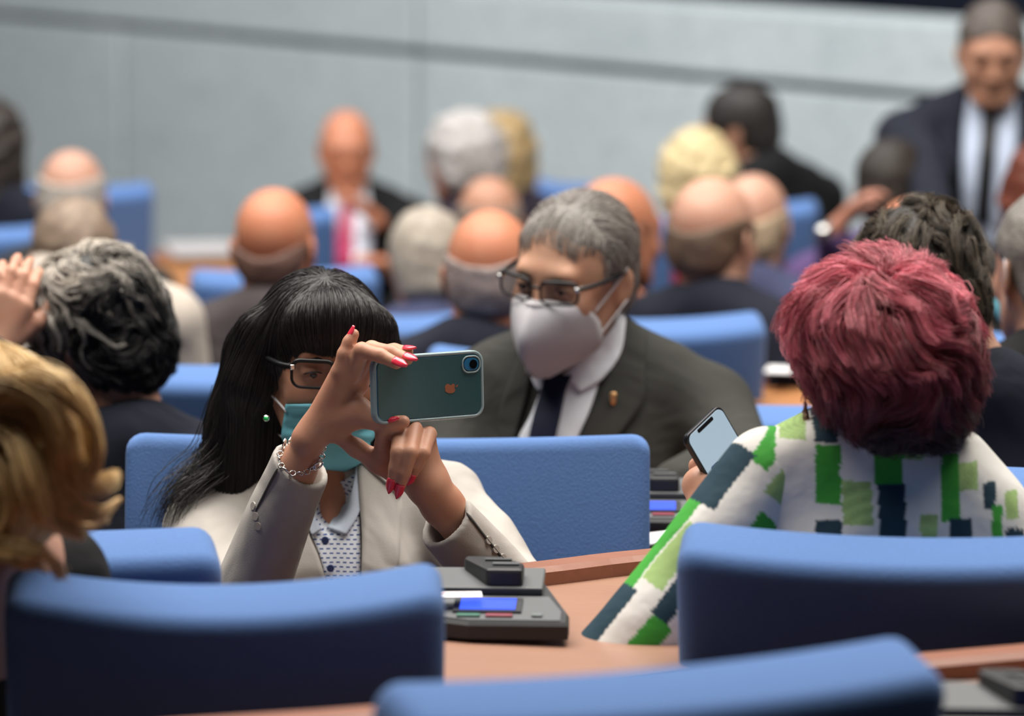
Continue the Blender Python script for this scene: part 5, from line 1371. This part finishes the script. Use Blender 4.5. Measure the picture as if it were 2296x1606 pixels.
# ------------------------------------------------------------------ the dark wavy-haired man in navy
rt_, Mn, Mtn, sN, gN = person('man in navy jacket with wavy dark brown hair, tilted left, behind the pink hair', 2085, 645, 5.65, 168, 8, 20, tyaw=176, skinm=SK_p, cloth='navy', hair=None, res=.005, sw=1.1, shift=(.070, .0, -.01))
h = S(); h.at(Mn)
h.ell((0, .022, .034), (.084, .104, .084), k=.01); h.ell((0, .060, -.030), (.068, .052, .066), k=.03)
h.ell((0, -.105, -.02), (.070, .068, .10), k=.012, op=1)
for x in (-1, 1): h.ell((x * .095, -.004, -.025), (.026, .030, .040), k=.008, op=1)
h.box((0, 0, -.315), (.3, .3, .21), op=1, k=.02)
def dfn(X, i):
    q = loc(Mn, X); d = np.stack([q[:, 0] * 4, -.3 + (q[:, 1] > 0) * .9 + 0 * q[:, 0], -.4 - (q[:, 2] < .05) * 1.1], 1); return dirw(Mn, d)
hair_on(rt_, Mn, h, hairmat('brown_hair_base', (.03, .024, .018), (.012, .01, .008)), M_strC, dfn, 330, 10, .0045, .0006,
        lambda q, n: mixcol(np.clip(rng.rand(n), 0, 1), (.022, .017, .013), (.13, .10, .07)), lambda q: q[:, 2] > -.09, offr=.006, wob=.9, wf=45, lift=.0007, clump=(26, .0045, .3), am=.002, res=.0045, seed=12)

# ------------------------------------------------------------------ the curly grey-haired man at the left
rg, Mg, Mtg, sG, gG = person('man with thick wavy black and grey hair in dark suit, hand raised to his face', 204, 748, 5.95, -128, 16, 12, tyaw=-165, skinm=SK_w, cloth='navy', hair=None, shirt='white', res=.004, sw=1.0, shift=(.045, 0, -.02),
    arms={1: (P(-120, 930, 5.75), P(-12, 790, 5.85), (.28, .1, .95)), -1: (P(470, 1200, 5.9), P(420, 1330, 5.7))})
h = S(); h.at(Mg)
h.ell((0, .024, .034), (.081, .100, .086), k=.01); h.ell((0, .060, -.030), (.070, .054, .068), k=.03)
h.ell((0, -.118, -.02), (.075, .070, .10), k=.012, op=1); h.ell((.100, -.012, -.035), (.030, .034, .040), k=.008, op=1); h.ell((-.1, -.012, -.035), (.030, .034, .040), k=.008, op=1)
h.box((0, 0, -.315), (.3, .3, .21), op=1, k=.02)
def dfg(X, i):
    q = loc(Mg, X); c = q - np.array([0, .03, .125]); c /= np.linalg.norm(c, axis=1)[:, None] + 1e-6; d = c + np.array([0, .35, -.4]); return dirw(Mg, d)
def cgrey(q, n):  # black and grey mix, with lit top and shaded lower back put into colour
    t = np.clip(.42 + (q[:, 2] - .02) / .12 + .30 * np.sign(rng.rand(n) - .5) - np.clip(q[:, 1] - .05, 0, .1) * 7, 0, 1)
    return mixcol(t, (.018, .017, .018), (.66, .60, .53))
hg = solid('hair', h, .004, hairmat('grey_black_base', (.035, .033, .032), (.015, .014, .014)), rg, sm=2, vfun=lambda V: V + waves(V, 50, 3) * .003)
rt = surf_points(h, Mg, 620, .18, lambda q: q[:, 2] > -.085)
G = grow(h, rt, dfg, 16, .0052, off=.002, off_rand=.006, wob=1.4, wf=60, seed=15, lift=.0004)
G = G + waves(G.reshape(-1, 3), 130, 18).reshape(G.shape) * .0022
Pt = clumped(G, 30, .0030, tip=.4, seed=14); gc = cgrey(loc(Mg, G[:, 6]), len(G)); cc = np.repeat(gc, 30, 0) * rng.uniform(.7, 1.25, (len(Pt), 1))
strand_mesh('hair_strands', Pt, .00055, M_strC, hg, cols=cc)
simple_mask(rg, Mg, M_teal)
gg = glasses(None, Mg, zc=.004, y=-.110); N(gg, 'glasses of the curly grey-haired man at the left edge', 'glasses')

wq = P(1846, 522, 9.15); wt = N(empty('wristwatch', tuple(wq)), 'silver wristwatch on the raised wrist left of the black cropped hair', 'watch')
V, F = nets(S().cone(wq, wq + Vector((0, -.008, .001)), .019, .019, k=.002), .003); mesh('watch_case', V, F, M_silver, wt)
V, F = tube([[tuple(wq + Vector((.030 * math.cos(t) * .5, .02 + .028 * math.sin(t), .018 * math.cos(t)))) for t in np.linspace(0, 2 * PI, 20)[:-1]]], .006, 6, closed=True); mesh('strap', V, F, M_silver, wt)
# ------------------------------------------------------------------ man at the right edge
re_, Me, Mte, sE, gE = person('grey-haired man with a teal mask cut by the right edge', 2352, 600, 6.15, -160, 4, skinm=SK_w, cloth='black', hair='short', hc=(.22, .2, .18), hc2=(.12, .11, .1), res=.005, sw=1.0, shirt=None)
simple_mask(re_, Me, M_teal)

# ------------------------------------------------------------------ the blonde woman at the lower left
Mb = head_matrix(-72, 1055, 4.12, -150, 6, 0)
bw = empty('person', (P(0, 1300, 4.2).x, P(0, 1300, 4.2).y, floor_z(4.2)), 0, label='woman with long wavy blonde hair and black clothes cut by the left edge', cat='person')
b = S(); head_sdf(b, Mb, female=True); b.at(Matrix.Identity(4))
nbb = P(-40, 1290, 4.22); sl, sr = P(-330, 1380, 4.22), P(100, 1310, 4.26)
b.cone(Mb @ Vector((0, .015, -.06)), nbb, .05, .055, k=.02); b.cone(nbb + Vector((0, .01, -.04)), sl, .03, .03, k=.02); b.cone(nbb + Vector((0, .01, -.04)), sr, .03, .03, k=.02)
hb = Vector((nbb.x - .04, nbb.y + .06, floor_z(4.2) + .55)); b.cone(nbb, hb, .09, .11, k=.04)
e1, w1_ = sr + Vector((.01, .06, -.24)), sr + Vector((-.05, .24, -.28)); e2, w2_ = sl + Vector((-.02, .05, -.24)), sl + Vector((.06, .24, -.28))
for a, e, w_, m_ in ((sr, e1, w1_, 1), (sl, e2, w2_, -1)):
    b.cone(a, e, .042, .036, k=.02); b.cone(e, w_, .036, .024, k=.02); hand_sdf(b, w_, (w_ - e).normalized(), (0, 0, -1), .92, .5, m_); b.at(Matrix.Identity(4))
legs_for(b, bw, hb, 180, fw=.3)
solid('body', b, .006, SK_p, bw)
g = S(); g.cone(nbb + Vector((0, 0, -.02)), sr, .062, .062, k=.04); g.cone(nbb + Vector((0, 0, -.02)), sl, .058, .06, k=.04); g.ell(nbb + Vector((-.03, .02, -.2)), (.16, .115, .2), k=.05); g.ell(hb + Vector((0, 0, .06)), (.17, .13, .16), k=.05)
for a, e, w_ in ((sr, e1, w1_), (sl, e2, w2_)): g.cone(a, e, .062, .052, k=.03); g.cone(e, e + (w_ - e) * .85, .052, .04, k=.02)
solid('top', g, .007, CL['black'], bw)
h = S(); h.at(Mb); h.ell((0, .022, .036), (.090, .106, .094), k=.01); h.ell((0, .05, -.02), (.080, .060, .065), k=.04); h.ell((0, -.10, -.03), (.065, .07, .095), k=.01, op=1)
h.at(Matrix.Identity(4)); h.chain([P(60, 950, 4.08), P(70, 1030, 4.08)], [.040, .03], k=.04)
hb_ = solid('hair', h, .006, hairmat('blonde_hair_base', (.50, .33, .15), (.34, .21, .08)), bw)
locks = [([(10, 858), (90, 850), (160, 885), (208, 950), (218, 1020), (185, 1075), (150, 1090)], .016), ([(0, 880), (80, 885), (150, 950), (172, 1030), (190, 1075), (235, 1085), (262, 1062)], .016),
         ([(-10, 900), (70, 930), (118, 1000), (128, 1080), (170, 1135), (225, 1150), (268, 1120)], .017), ([(-20, 930), (50, 970), (90, 1040), (105, 1110), (145, 1165), (190, 1185), (235, 1165)], .015),
         ([(-20, 960), (40, 1000), (68, 1080), (88, 1150), (125, 1185), (180, 1200)], .015), ([(-30, 1225), (30, 1228), (85, 1238), (120, 1262), (138, 1290)], .012), ([(-20, 1000), (20, 1060), (30, 1130), (10, 1190), (-20, 1220)], .018),
         ([(40, 862), (120, 880), (185, 950), (200, 1010), (180, 1050)], .013), ([(-30, 865), (40, 870), (110, 915), (140, 985), (150, 1050), (180, 1100)], .016), ([(-40, 1240), (20, 1250), (70, 1262), (105, 1282)], .010)]
Gs = []; Rs = []
for i, (pts, r) in enumerate(locks):
    n = len(pts); base = spline([tuple(P(p[0], p[1], 3.985 - .04 * math.sin(PI * k / (n - 1)) + .01 * (i % 4))) for k, p in enumerate(pts)], 22)
    m_ = 330; off = rng.randn(m_, 1, 3) * r * .33; t = np.linspace(0, 1, 22)[None, :, None]
    fan = 1 - .55 * t ** 1.5 + .25 * np.sin(t * 9 + i)
    Gs.append(base[None] + off * fan)
Pt = np.vstack(Gs); cc = mixcol(rng.rand(len(Pt)), (.95, .68, .34), (.55, .34, .13)) * rng.uniform(.6, 1.15, (len(Pt), 1))
strand_mesh('hair_locks', Pt, .0008, M_strC, hb_, cols=cc)
rt = surf_points(h, Mb, 5200, .17, lambda q: q[:, 2] > -.08)
def dfb(X, i):
    q = loc(Mb, X); c = q - np.array([0, -.01, .13]); c /= np.linalg.norm(c, axis=1)[:, None] + 1e-6; return dirw(Mb, c + np.array([0, .1, -.6]))
pp = grow(h, rt, dfb, 14, .009, off=.001, off_rand=.004, wob=.25, wf=20, seed=22, stop=lambda Y: loc(Mb, Y)[:, 2] < -.075)
strand_mesh('hair_strands', pp, .0008, M_strC, hb_, cols=mixcol(rng.rand(len(pp)), (.86, .60, .29), (.5, .32, .13)))
